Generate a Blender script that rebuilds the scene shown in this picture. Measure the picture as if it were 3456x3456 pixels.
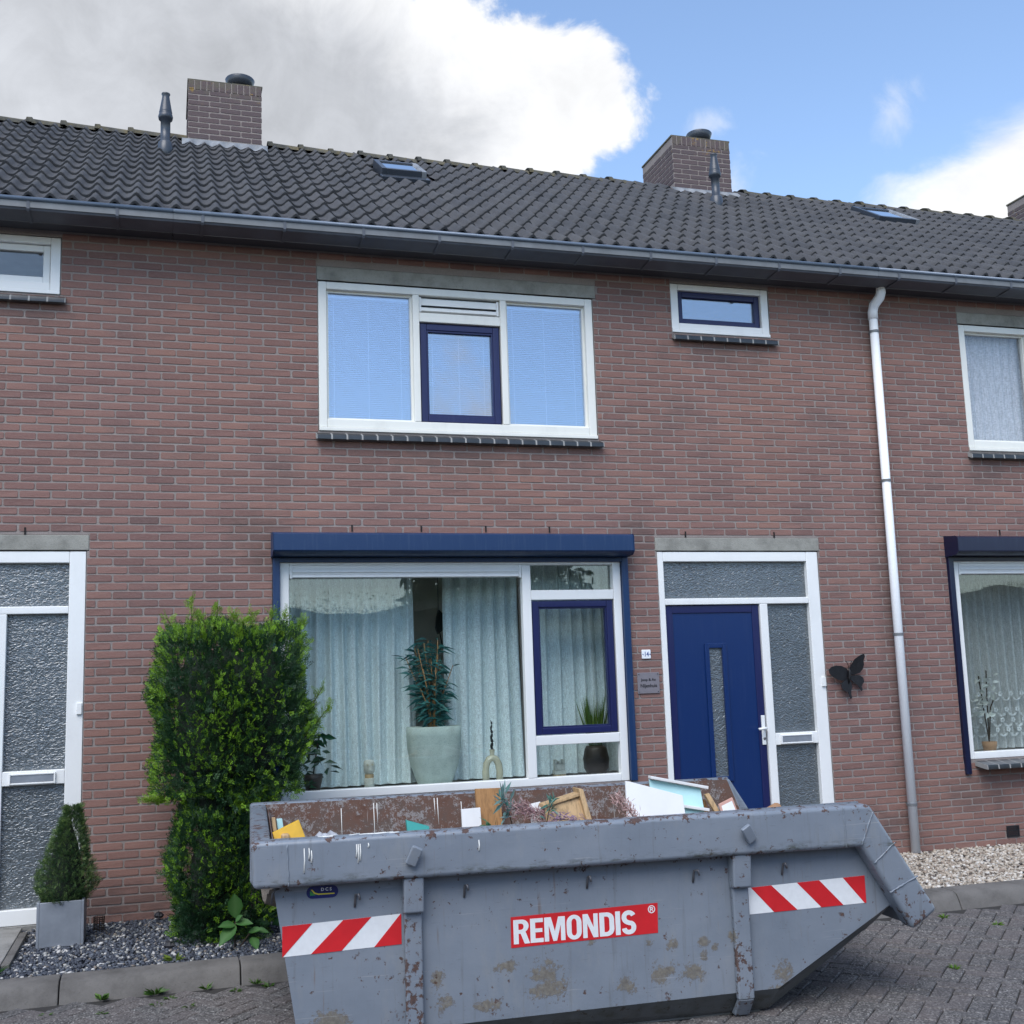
import bpy, bmesh, math, random
import numpy as np
from mathutils import Vector, Matrix
random.seed(7); rng = np.random.default_rng(7)
R = math.radians
scn = bpy.context.scene
for o in list(bpy.data.objects): bpy.data.objects.remove(o)
col = scn.collection

# ------------------------------------------------------------------ camera
cam = bpy.data.cameras.new('camera'); camo = bpy.data.objects.new('camera', cam); col.objects.link(camo)
CR = Vector((0.957275, -0.287351, -0.032464)); CU = Vector((-0.010638, -0.147180, 0.989052)); CF = Vector((0.288983, 0.946450, 0.143949))
CP = Vector((-4.038211, -9.021987, 1.610692)); CFOC = 1.12396
camo.matrix_world = Matrix(((CR.x, CU.x, -CF.x, CP.x), (CR.y, CU.y, -CF.y, CP.y), (CR.z, CU.z, -CF.z, CP.z), (0, 0, 0, 1)))
cam.sensor_width = 36; cam.lens = 36 * CFOC; cam.clip_end = 3000; cam.clip_start = 0.05
scn.camera = camo
scn.render.resolution_x = 1024; scn.render.resolution_y = 1024
scn.render.engine = 'CYCLES'
scn.view_settings.view_transform = 'Standard'; scn.view_settings.look = 'None'; scn.view_settings.gamma = 1
scn.view_settings.exposure = 1.0

# ------------------------------------------------------------------ world and sun
SUN_AZ, SUN_EL = 212.0, 52.0     # bright veiled sun, moved high behind the camera to light the shaded front
world = bpy.data.worlds.new('World'); scn.world = world; world.use_nodes = True
CLOUD = 0.52
def build_world():
    nt = world.node_tree; N = nt.nodes; L = nt.links; N.clear()
    out = N.new('ShaderNodeOutputWorld'); bg = N.new('ShaderNodeBackground'); L.new(bg.outputs[0], out.inputs[0])
    sky = N.new('ShaderNodeTexSky'); sky.sky_type = 'NISHITA'; sky.sun_disc = False
    sky.sun_elevation = R(SUN_EL); sky.sun_rotation = R(SUN_AZ); sky.air_density = 1.0; sky.dust_density = 0.6; sky.ozone_density = 1.6
    tc = N.new('ShaderNodeTexCoord'); sep = N.new('ShaderNodeSeparateXYZ'); L.new(tc.outputs['Generated'], sep.inputs[0])
    def M(op, a, b=None, c=None, clamp=False):
        n = N.new('ShaderNodeMath'); n.operation = op; n.use_clamp = clamp
        for i, v in enumerate((a, b, c)):
            if v is None: continue
            if hasattr(v, 'is_linked') or hasattr(v, 'links'): L.new(v, n.inputs[i])
            else: n.inputs[i].default_value = v
        return n.outputs[0]
    x, y, z = sep.outputs
    az = M('MULTIPLY', M('ARCTAN2', x, y), 180 / math.pi); el = M('MULTIPLY', M('ARCSINE', z), 180 / math.pi)
    def noise(scale, detail, rough=0.55, dist=0.0, stretch=(1, 1, 1), off=(0, 0, 0)):
        mp = N.new('ShaderNodeMapping'); L.new(tc.outputs['Generated'], mp.inputs[0]); mp.inputs['Scale'].default_value = stretch; mp.inputs['Location'].default_value = off
        n = N.new('ShaderNodeTexNoise'); L.new(mp.outputs[0], n.inputs['Vector'])
        n.inputs['Scale'].default_value = scale; n.inputs['Detail'].default_value = detail; n.inputs['Roughness'].default_value = rough; n.inputs['Distortion'].default_value = dist
        return n.outputs[0]
    def ell(ca, ce, ra, re, rot=0):
        dx = M('SUBTRACT', az, ca); dy = M('SUBTRACT', el, ce)
        c, s = math.cos(R(rot)), math.sin(R(rot))
        u = M('DIVIDE', M('ADD', M('MULTIPLY', dx, c), M('MULTIPLY', dy, s)), ra)
        v = M('DIVIDE', M('ADD', M('MULTIPLY', dy, c), M('MULTIPLY', dx, -s)), re)
        return M('SUBTRACT', 1.0, M('SQRT', M('ADD', M('MULTIPLY', u, u), M('MULTIPLY', v, v))))
    def sstep(v, a, b):
        n = N.new('ShaderNodeMapRange'); n.interpolation_type = 'SMOOTHSTEP'; L.new(v, n.inputs[0]); n.inputs[1].default_value = a; n.inputs[2].default_value = b
        return n.outputs[0]
    n1 = M('SUBTRACT', noise(7.0, 9, 0.6, 0.6), 0.5); n2 = M('SUBTRACT', noise(9.0, 8, 0.6, 0.3, (1, 1, 2.2)), 0.5); ng = noise(2.6, 9, 0.6, 0.4, (1, 1, 1.6), (3.1, 1.7, 0.4))
    nd = noise(6.0, 8, 0.6, 0.4, (1, 1, 1.3), (1.3, 4.2, 0)); nf = noise(24.0, 6, 0.6, 0.5)
    bigf = M('MAXIMUM', ell(2, 26, 22.5, 9.4), ell(17.5, 27.6, 8.0, 4.4))
    nh = M('SUBTRACT', noise(15.0, 8, 0.62, 0.7, (1, 1, 1), (2.2, 0.6, 5.1)), 0.5)
    bign = M('ADD', M('ADD', bigf, M('MULTIPLY', n1, 0.62)), M('ADD', M('MULTIPLY', nh, 0.55), M('MULTIPLY', M('SUBTRACT', nf, 0.5), 0.22)))
    big = sstep(bign, -0.03, 0.15)
    rgt = M('MAXIMUM', ell(45.5, 21.2, 12.5, 4.2, 12), ell(42, 18.0, 15, 3.6, 6))
    rgt = sstep(M('ADD', rgt, M('MULTIPLY', n2, 0.9)), -0.05, 0.40)
    wsp = M('MAXIMUM', M('MAXIMUM', ell(28.0, 26.1, 1.7, 0.9), ell(29.0, 23.4, 1.5, 1.7)), ell(37.1, 25.6, 1.6, 1.6, 50))
    wsp = M('MULTIPLY', sstep(M('ADD', wsp, M('MULTIPLY', M('SUBTRACT', nf, 0.5), 3.4)), 0.05, 1.4), 0.4)
    clear = M('MULTIPLY', M('MAXIMUM', ell(34, 29, 22, 9), 0.0), 1.2)
    gen = sstep(M('SUBTRACT', ng, clear), 0.53, 0.66)
    gen = M('MULTIPLY', gen, sstep(el, 2, 12))
    mask = M('MAXIMUM', M('MAXIMUM', big, rgt), M('MAXIMUM', wsp, gen))
    # thin cloud edges are white, the thick body of the large cloud is greyer
    thick = M('MULTIPLY', sstep(M('ADD', ell(-3, 27, 23, 9.5), M('MULTIPLY', n1, 0.7)), 0.05, 0.42), big)
    lum = M('SUBTRACT', CLOUD, M('MULTIPLY', thick, CLOUD * 0.40)); lum = M('ADD', lum, M('ADD', M('MULTIPLY', M('SUBTRACT', nd, 0.5), CLOUD * 0.5), M('MULTIPLY', nh, CLOUD * 0.3)))
    cc = N.new('ShaderNodeCombineXYZ')
    L.new(lum, cc.inputs[0]); L.new(M('MULTIPLY', lum, M('ADD', 1.01, M('MULTIPLY', thick, 0.03))), cc.inputs[1]); L.new(M('MULTIPLY', lum, M('ADD', 1.03, M('MULTIPLY', thick, 0.09))), cc.inputs[2])
    sk = N.new('ShaderNodeVectorMath'); sk.operation = 'SCALE'; L.new(sky.outputs[0], sk.inputs[0]); sk.inputs['Scale'].default_value = 0.138
    mx = N.new('ShaderNodeMix'); mx.data_type = 'RGBA'; L.new(mask, mx.inputs[0]); L.new(sk.outputs[0], mx.inputs[6]); L.new(cc.outputs[0], mx.inputs[7])
    L.new(mx.outputs[2], bg.inputs['Color']); bg.inputs['Strength'].default_value = 1.0
build_world()
sl = bpy.data.lights.new('sun', 'SUN'); sl.energy = 1.45; sl.angle = R(45); sl.color = (1.0, 0.97, 0.93)
so = bpy.data.objects.new('sun', sl); col.objects.link(so)
so.rotation_euler = (R(90 - SUN_EL), 0, R(180 - SUN_AZ))

# ------------------------------------------------------------------ helpers
class MB:
    def __init__(s): s.v = []; s.f = []
    def quad(s, *p):
        n = len(s.v); s.v += [tuple(q) for q in p]; s.f.append(tuple(range(n, n + len(p)))); return s
    def box(s, x0, x1, y0, y1, z0, z1):
        n = len(s.v)
        s.v += [(x0, y0, z0), (x1, y0, z0), (x1, y1, z0), (x0, y1, z0), (x0, y0, z1), (x1, y0, z1), (x1, y1, z1), (x0, y1, z1)]
        s.f += [tuple(n + i for i in q) for q in ((0, 3, 2, 1), (4, 5, 6, 7), (0, 1, 5, 4), (1, 2, 6, 5), (2, 3, 7, 6), (3, 0, 4, 7))]
        return s
    def frame(s, x0, x1, z0, z1, w, y0, y1, wb=None, wt=None):
        wb = w if wb is None else wb; wt = w if wt is None else wt
        s.box(x0, x0 + w, y0, y1, z0, z1); s.box(x1 - w, x1, y0, y1, z0, z1)
        s.box(x0 + w, x1 - w, y0 + .0008, y1, z0, z0 + wb); s.box(x0 + w, x1 - w, y0 + .0008, y1, z1 - wt, z1); return s
    def prism(s, poly, d0, d1, axis='y'):
        """poly: list of 2D points; axis y -> (x,z), x -> (y,z), z -> (x,y)"""
        def P(p, d): return (p[0], d, p[1]) if axis == 'y' else (d, p[0], p[1]) if axis == 'x' else (p[0], p[1], d)
        n = len(s.v); k = len(poly)
        s.v += [P(p, d0) for p in poly] + [P(p, d1) for p in poly]
        s.f.append(tuple(range(n, n + k))); s.f.append(tuple(range(n + 2 * k - 1, n + k - 1, -1)))
        for i in range(k): j = (i + 1) % k; s.f.append((n + i, n + k + i, n + k + j, n + j))
        return s
    def tube(s, path, r, n=10, cap=True):
        path = [Vector(p) for p in path]; k = len(path)
        rs = r if isinstance(r, (list, tuple)) else [r] * k
        b = len(s.v); up = Vector((0.123, 0.31, 0.94))
        for i, p in enumerate(path):
            d = (path[min(i + 1, k - 1)] - path[max(i - 1, 0)]).normalized()
            a = d.cross(up); a = a.normalized() if a.length > 1e-4 else Vector((1, 0, 0)); c = d.cross(a)
            for j in range(n):
                t = 2 * math.pi * j / n; s.v.append(tuple(p + (a * math.cos(t) + c * math.sin(t)) * rs[i]))
        for i in range(k - 1):
            for j in range(n):
                j2 = (j + 1) % n; s.f.append((b + i * n + j, b + i * n + j2, b + (i + 1) * n + j2, b + (i + 1) * n + j))
        if cap: s.f.append(tuple(b + j for j in reversed(range(n)))); s.f.append(tuple(b + (k - 1) * n + j for j in range(n)))
        return s
    def lathe(s, prof, n=24, c=(0, 0, 0)):
        b = len(s.v); k = len(prof)
        for r, z in prof:
            for j in range(n):
                t = 2 * math.pi * j / n; s.v.append((c[0] + r * math.cos(t), c[1] + r * math.sin(t), c[2] + z))
        for i in range(k - 1):
            for j in range(n):
                j2 = (j + 1) % n; s.f.append((b + i * n + j, b + i * n + j2, b + (i + 1) * n + j2, b + (i + 1) * n + j))
        s.f.append(tuple(b + j for j in reversed(range(n)))); s.f.append(tuple(b + (k - 1) * n + j for j in range(n)))
        return s
    def xform(s, m, start=0):
        for i in range(start, len(s.v)): s.v[i] = tuple(m @ Vector(s.v[i]))
        return s
    def mesh(s, name):
        me = bpy.data.meshes.new(name); me.from_pydata(s.v, [], s.f); me.update()
        bm = bmesh.new(); bm.from_mesh(me); bmesh.ops.recalc_face_normals(bm, faces=bm.faces); bm.to_mesh(me); bm.free()
        return me
    def build(s, name, mat, parent=None, smooth=False, bevel=0, seg=2):
        return link(name, s.mesh(name), mat, parent, smooth, bevel, seg)
def wloc(o):
    p = Vector((0, 0, 0))
    while o: p += Vector(o.location); o = o.parent
    return p
def link(name, me, mat=None, parent=None, smooth=False, bevel=0, seg=2, loc=None):
    if mat is not None and not me.materials: me.materials.append(mat)
    if smooth: me.polygons.foreach_set('use_smooth', [True] * len(me.polygons))
    o = bpy.data.objects.new(name, me); col.objects.link(o)
    if loc is not None: o.location = loc
    if parent is not None: par(o, parent)
    if bevel:
        m = o.modifiers.new('bevel', 'BEVEL'); m.width = bevel; m.segments = seg; m.limit_method = 'ANGLE'; m.angle_limit = R(40)
        me.polygons.foreach_set('use_smooth', [True] * len(me.polygons))
        w = o.modifiers.new('wn', 'WEIGHTED_NORMAL')
    return o
def par(o, p):   # keeps world coordinates: parents are never rotated
    o.parent = p
    w = Matrix.Identity(4); q = p
    chain = []
    while q: chain.append(q); q = q.parent
    for q in reversed(chain): w = w @ q.matrix_parent_inverse @ Matrix.Translation(q.location)
    o.matrix_parent_inverse = w.inverted()
def npmesh(name, v, f, mat=None, cols=None, smooth=False):
    """v (n,3), f (m,k) numpy arrays"""
    me = bpy.data.meshes.new(name); k = f.shape[1]
    me.vertices.add(len(v)); me.vertices.foreach_set('co', np.ascontiguousarray(v, dtype=np.float32).ravel())
    me.loops.add(f.size); me.loops.foreach_set('vertex_index', np.ascontiguousarray(f, dtype=np.int32).ravel())
    me.polygons.add(len(f)); me.polygons.foreach_set('loop_start', np.arange(0, f.size, k, dtype=np.int32))
    me.polygons.foreach_set('use_smooth', np.full(len(f), bool(smooth)))
    me.update(calc_edges=True); me.validate()
    if cols is not None:
        a = me.color_attributes.new('tint', 'FLOAT_COLOR', 'POINT'); c4 = np.ones((len(v), 4), np.float32); c4[:, :cols.shape[1]] = cols
        a.data.foreach_set('color', c4.ravel())
    if mat: me.materials.append(mat)
    return me
def tag(o, label, cat, group=None, kind=None):
    o['label'] = label; o['category'] = cat
    if group: o['group'] = group
    if kind: o['kind'] = kind
    return o
def struct(o, label=None): o['kind'] = 'structure'; return o
def empty(name, loc, label=None, cat=None, group=None):
    o = bpy.data.objects.new(name, None); col.objects.link(o); o.location = loc; o.empty_display_size = .2
    if label: tag(o, label, cat, group)
    return o
def text_mesh(txt, size, bold=0.0, cx=1.0, ext=0.0008, loc=(0, 0, 0), align='CENTER'):
    cu = bpy.data.curves.new('lettering', 'FONT'); cu.body = txt; cu.size = size; cu.offset = bold; cu.extrude = ext; cu.align_x = align; cu.align_y = 'CENTER'; cu.resolution_u = 4
    t = bpy.data.objects.new('lettering', cu); col.objects.link(t)
    dg = bpy.context.evaluated_depsgraph_get(); dg.update()
    me = bpy.data.meshes.new_from_object(t.evaluated_get(dg)); me.name = 'lettering'
    bpy.data.objects.remove(t); bpy.data.curves.remove(cu)
    me.transform(Matrix.Translation(loc) @ Matrix.Rotation(R(90), 4, 'X') @ Matrix.Diagonal((cx, 1, 1, 1))); me.materials.clear()
    return me

# ------------------------------------------------------------------ materials
class NT:
    def __init__(s, name):
        s.m = bpy.data.materials.new(name); s.m.use_nodes = True; s.t = s.m.node_tree; s.N = s.t.nodes; s.L = s.t.links
        s.b = s.N['Principled BSDF']; s.out = s.N['Material Output']
    def put(s, inp, v):
        if hasattr(v, 'links'): s.L.new(v, inp)
        else: inp.default_value = v
    def math(s, op, a, b=None, c=None, clamp=False):
        n = s.N.new('ShaderNodeMath'); n.operation = op; n.use_clamp = clamp
        for i, v in enumerate((a, b, c)):
            if v is not None: s.put(n.inputs[i], v)
        return n.outputs[0]
    def pos(s):
        return s.N.new('ShaderNodeNewGeometry').outputs['Position']
    def map(s, vec, scale=(1, 1, 1), loc=(0, 0, 0), rot=(0, 0, 0)):
        n = s.N.new('ShaderNodeMapping'); s.L.new(vec, n.inputs[0]); n.inputs['Scale'].default_value = scale; n.inputs['Location'].default_value = loc; n.inputs['Rotation'].default_value = rot; return n.outputs[0]
    def noise(s, vec, scale, detail=4, rough=0.55, dist=0, colour=False):
        n = s.N.new('ShaderNodeTexNoise'); s.L.new(vec, n.inputs['Vector']); n.inputs['Scale'].default_value = scale; n.inputs['Detail'].default_value = detail
        n.inputs['Roughness'].default_value = rough; n.inputs['Distortion'].default_value = dist; return n.outputs[1 if colour else 0]
    def vor(s, vec, scale, feature='F1', out=0):
        n = s.N.new('ShaderNodeTexVoronoi'); n.feature = feature; s.L.new(vec, n.inputs['Vector']); n.inputs['Scale'].default_value = scale; return n.outputs[out]
    def ramp(s, f, stops, interp='LINEAR'):
        n = s.N.new('ShaderNodeValToRGB'); s.L.new(f, n.inputs[0]); e = n.color_ramp.elements; n.color_ramp.interpolation = interp
        while len(e) < len(stops): e.new(0.5)
        for q, (p, c) in zip(e, stops): q.position = p; q.color = (*c, 1) if len(c) == 3 else c
        return n.outputs[0]
    def step(s, f, a, b):
        n = s.N.new('ShaderNodeMapRange'); n.interpolation_type = 'SMOOTHSTEP'; s.L.new(f, n.inputs[0]); n.inputs[1].default_value = a; n.inputs[2].default_value = b; return n.outputs[0]
    def mix(s, f, a, b, mode='MIX'):
        n = s.N.new('ShaderNodeMix'); n.data_type = 'RGBA'; n.blend_type = mode
        s.put(n.inputs[0], f)
        for i, v in ((6, a), (7, b)): s.put(n.inputs[i], (*v, 1) if isinstance(v, tuple) and len(v) == 3 else v)
        return n.outputs[2]
    def bump(s, h, strength=0.3, dist=0.01):
        n = s.N.new('ShaderNodeBump'); s.L.new(h, n.inputs['Height']); n.inputs['Strength'].default_value = strength; n.inputs['Distance'].default_value = dist
        s.L.new(n.outputs[0], s.b.inputs['Normal']); return n.outputs[0]
    def done(s, colour=None, rough=0.6, metal=0, spec=0.5):
        if colour is not None: s.put(s.b.inputs['Base Color'], (*colour, 1) if isinstance(colour, tuple) and len(colour) == 3 else colour)
        s.put(s.b.inputs['Roughness'], rough); s.put(s.b.inputs['Metallic'], metal); s.b.inputs['Specular IOR Level'].default_value = spec
        return s.m
def simple(name, c, rough=0.5, var=0.12, scale=6, metal=0, bump=0, spec=0.5, fine=60):
    t = NT(name); p = t.pos(); n = t.noise(p, scale, 6, 0.6); lo = tuple(x * (1 - var) for x in c); hi = tuple(min(1, x * (1 + var)) for x in c)
    cl = t.ramp(n, [(0.3, lo), (0.7, hi)])
    if bump: t.bump(t.noise(p, fine, 5, 0.6), bump, 0.004)
    return t.done(cl, rough, metal, spec)
PHX, CZ0 = 0.106, 0.0125
def m_brick(name='fired_brick', sooty=False):
    t = NT(name); p = t.pos(); sp = t.N.new('ShaderNodeSeparateXYZ'); t.L.new(p, sp.inputs[0]); x, y, z = sp.outputs
    c = t.math('FLOOR', t.math('DIVIDE', t.math('SUBTRACT', z, CZ0 - 0.03125), 0.0625))
    odd = t.math('MODULO', t.math('ADD', c, 200), 2)
    b = t.math('FLOOR', t.math('DIVIDE', t.math('SUBTRACT', t.math('SUBTRACT', x, PHX), t.math('MULTIPLY', odd, 0.11)), 0.22))
    cv = t.N.new('ShaderNodeCombineXYZ'); t.L.new(b, cv.inputs[0]); t.L.new(c, cv.inputs[1]); t.L.new(t.math('FLOOR', t.math('MULTIPLY', y, 0.5)), cv.inputs[2])
    wn = t.N.new('ShaderNodeTexWhiteNoise'); wn.noise_dimensions = '3D'; t.L.new(cv.outputs[0], wn.inputs['Vector'])
    base = t.ramp(wn.outputs['Value'], [(0.0, (0.172, 0.099, 0.090)), (0.3, (0.198, 0.112, 0.100)), (0.6, (0.218, 0.124, 0.109)), (0.88, (0.238, 0.134, 0.114)), (0.97, (0.262, 0.146, 0.120)), (1.0, (0.142, 0.088, 0.082))])
    big = t.noise(p, 0.55, 3, 0.5); base = t.mix(t.step(big, 0.4, 0.66), base, t.mix(0.40, base, (0.265, 0.142, 0.108)))
    st = t.noise(t.map(p, (1, 1, 1.5)), 1.5, 5, 0.6); base = t.mix(t.math('MULTIPLY', t.step(st, 0.5, 0.72), 0.5), base, (0.125, 0.088, 0.083))
    gr = t.noise(t.map(p, (1, 1, 2)), 38, 5, 0.65); base = t.mix(t.math('MULTIPLY', t.step(gr, 0.42, 0.7), 0.5), base, t.mix(0.5, base, (0.25, 0.19, 0.17)))
    sm = t.noise(p, 130, 3, 0.7); base = t.mix(t.math('MULTIPLY', t.step(sm, 0.58, 0.75), 0.35), base, (0.075, 0.05, 0.048))
    t.bump(t.math('ADD', gr, t.math('MULTIPLY', sm, 0.5)), 0.5, 0.004)
    dirt = None
    for cx, cz, rx, rz in ((-3.35, 2.75, .35, .35), (2.2, 4.75, .30, .45), (-1.7, 3.42, 1.4, .22), (.76, 4.45, .6, .2), (-5.0, 4.45, .4, .2), (3.5, 3.4, .5, .2), (2.25, 2.2, .18, 2.0), (-.15, 2.75, .25, .3), (3.0, .45, .6, .25), (1.7, .2, .9, .35), (-4.3, .12, .9, .2)):
        e = t.math('SUBTRACT', 1.0, t.math('SQRT', t.math('ADD', t.math('POWER', t.math('DIVIDE', t.math('SUBTRACT', x, cx), rx), 2.0), t.math('POWER', t.math('DIVIDE', t.math('SUBTRACT', z, cz), rz), 2.0)))); dirt = e if dirt is None else t.math('MAXIMUM', dirt, e)
    dm = t.step(t.math('ADD', t.math('MAXIMUM', dirt, -1.0), t.math('MULTIPLY', t.math('SUBTRACT', t.noise(p, 5, 6, 0.7), 0.5), 2.2)), 0.0, 1.0); base = t.mix(t.math('MULTIPLY', dm, 0.5), base, (0.085, 0.066, 0.062))
    if sooty:
        base = t.mix(0.80, base, (0.078, 0.070, 0.079)); sz = t.step(t.math('ADD', z, t.math('MULTIPLY', t.math('SUBTRACT', t.noise(p, 6, 6, 0.7), 0.5), 1.1)), 7.92, 8.15)
        base = t.mix(t.math('MULTIPLY', sz, 0.75), base, (0.125, 0.115, 0.085)); li = t.math('MULTIPLY', t.step(t.noise(p, 9, 5, 0.65), 0.60, 0.66), t.step(z, 7.75, 8.0)); base = t.mix(t.math('MULTIPLY', li, 0.8), base, (0.30, 0.19, 0.05))
    return t.done(base, 0.88, 0, 0.25)
def m_mortar():
    t = NT('grey_mortar'); p = t.pos(); n = t.noise(p, 3, 6, 0.6); f = t.noise(p, 160, 4, 0.7)
    c = t.ramp(n, [(0.3, (0.265, 0.225, 0.210)), (0.7, (0.345, 0.300, 0.282))]); c = t.mix(t.step(f, 0.35, 0.7), t.mix(0.4, c, (0.11, 0.10, 0.09)), c); t.bump(f, 0.6, 0.003)
    return t.done(c, 0.95, 0, 0.2)
def m_concrete(name, c, dark=0.55, scale=5):
    t = NT(name); p = t.pos(); n = t.noise(p, scale, 7, 0.65); f = t.noise(p, 90, 5, 0.7); v = t.vor(p, 120)
    cl = t.ramp(n, [(0.25, tuple(x * dark for x in c)), (0.55, c), (0.8, tuple(min(1, x * 1.15) for x in c))]); cl = t.mix(t.step(f, 0.55, 0.75), cl, t.mix(0.5, cl, (0.06, 0.055, 0.05)))
    t.bump(t.math('ADD', f, t.math('MULTIPLY', v, 0.5)), 0.5, 0.004); return t.done(cl, 0.92, 0, 0.25)
def m_tile():
    t = NT('weathered_roof_tile'); p = t.pos(); n = t.noise(p, 2.2, 6, 0.65); f = t.noise(p, 55, 6, 0.7)
    oi = t.N.new('ShaderNodeObjectInfo').outputs['Random']
    c = t.ramp(n, [(0.25, (0.042, 0.044, 0.049)), (0.5, (0.062, 0.064, 0.070)), (0.75, (0.088, 0.089, 0.093))])
    c = t.mix(t.math('MULTIPLY', oi, 0.45), c, (0.092, 0.090, 0.091)); c = t.mix(t.step(f, 0.52, 0.7), c, t.mix(0.55, c, (0.018, 0.018, 0.018)))
    sp = t.N.new('ShaderNodeSeparateXYZ'); t.L.new(p, sp.inputs[0])
    mo = t.math('MULTIPLY', t.step(t.noise(p, 9, 6, 0.7), 0.60, 0.72), t.step(sp.outputs[2], 6.2, 7.6)); c = t.mix(t.math('MULTIPLY', mo, 0.7), c, (0.135, 0.085, 0.045))
    sp2 = t.step(t.noise(p, 21, 3, 0.6), 0.71, 0.76); c = t.mix(t.math('MULTIPLY', sp2, 0.6), c, (0.16, 0.16, 0.145))
    t.bump(f, 0.7, 0.006); return t.done(c, 0.86, 0, 0.28)
def m_ridge():
    t = NT('mossy_ridge_tile'); p = t.pos(); n = t.noise(p, 7, 7, 0.7); c = t.ramp(n, [(0.35, (0.07, 0.068, 0.062)), (0.5, (0.115, 0.108, 0.085)), (0.62, (0.15, 0.125, 0.07)), (0.75, (0.14, 0.135, 0.125))]); t.bump(t.noise(p, 40, 6, 0.7), 0.8, 0.01); return t.done(c, 0.92, 0, 0.2)
def m_white(name='white_pvc', c=(0.78, 0.79, 0.78), dirt=0.10):
    t = NT(name); p = t.pos(); n = t.noise(t.map(p, (1, 1, 0.4)), 4, 6, 0.65); cl = t.mix(t.math('MULTIPLY', t.step(n, 0.45, 0.75), dirt * 2.5), c, tuple(x * 0.72 for x in c)); return t.done(cl, 0.32, 0, 0.5)
def m_blue(name, c, rough=0.35, streak=0.15):
    t = NT(name); p = t.pos(); n = t.noise(t.map(p, (14, 3, 0.9)), 3, 5, 0.6); cl = t.mix(t.math('MULTIPLY', t.step(n, 0.5, 0.8), streak), c, (0.22, 0.27, 0.36)); return t.done(cl, rough, 0, 0.45)
def m_glass(name='window_glass', tint=(0.95, 0.985, 0.98), k=1.3, f0=0.045, wob=0.05):
    t = NT(name); t.N.remove(t.b); lw = t.N.new('ShaderNodeLayerWeight'); lw.inputs['Blend'].default_value = 0.5
    p = t.pos(); bn = t.N.new('ShaderNodeBump'); t.L.new(t.noise(p, 1.7, 2, 0.5), bn.inputs['Height']); bn.inputs['Strength'].default_value = wob; bn.inputs['Distance'].default_value = 0.02
    f = t.math('ADD', f0 * k, t.math('MULTIPLY', t.math('POWER', lw.outputs['Facing'], 4.5), 0.9), clamp=True)
    tr = t.N.new('ShaderNodeBsdfTransparent'); tr.inputs[0].default_value = (*tint, 1); g = t.N.new('ShaderNodeBsdfGlossy'); g.inputs['Roughness'].default_value = 0.0; g.inputs[0].default_value = (1, 1, 1, 1)
    t.L.new(bn.outputs[0], g.inputs['Normal'])
    mx = t.N.new('ShaderNodeMixShader'); t.L.new(f, mx.inputs[0]); t.L.new(tr.outputs[0], mx.inputs[1]); t.L.new(g.outputs[0], mx.inputs[2]); t.L.new(mx.outputs[0], t.out.inputs[0]); return t.m
def m_frost():
    t = NT('patterned_glass'); p = t.pos(); w = t.noise(t.map(p, (1, 1, 1.6)), 30, 1.0, 0.4, 1.4); n2 = t.noise(p, 0.9, 2)
    c = t.ramp(n2, [(0.3, (0.050, 0.060, 0.065)), (0.7, (0.090, 0.104, 0.112))])
    n = t.N.new('ShaderNodeBump'); t.L.new(w, n.inputs['Height']); n.inputs['Strength'].default_value = 1.0; n.inputs['Distance'].default_value = 0.008
    t.done(c, 0.25, 0, 0.4); g = t.N.new('ShaderNodeBsdfGlossy'); g.inputs['Roughness'].default_value = 0.34; g.inputs[0].default_value = (0.92, 0.97, 1, 1); t.L.new(n.outputs[0], g.inputs['Normal']); t.L.new(n.outputs[0], t.b.inputs['Normal'])
    mx = t.N.new('ShaderNodeMixShader'); mx.inputs[0].default_value = 0.11; t.L.new(t.b.outputs[0], mx.inputs[1]); t.L.new(g.outputs[0], mx.inputs[2]); t.L.new(mx.outputs[0], t.out.inputs[0]); return t.m
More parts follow.
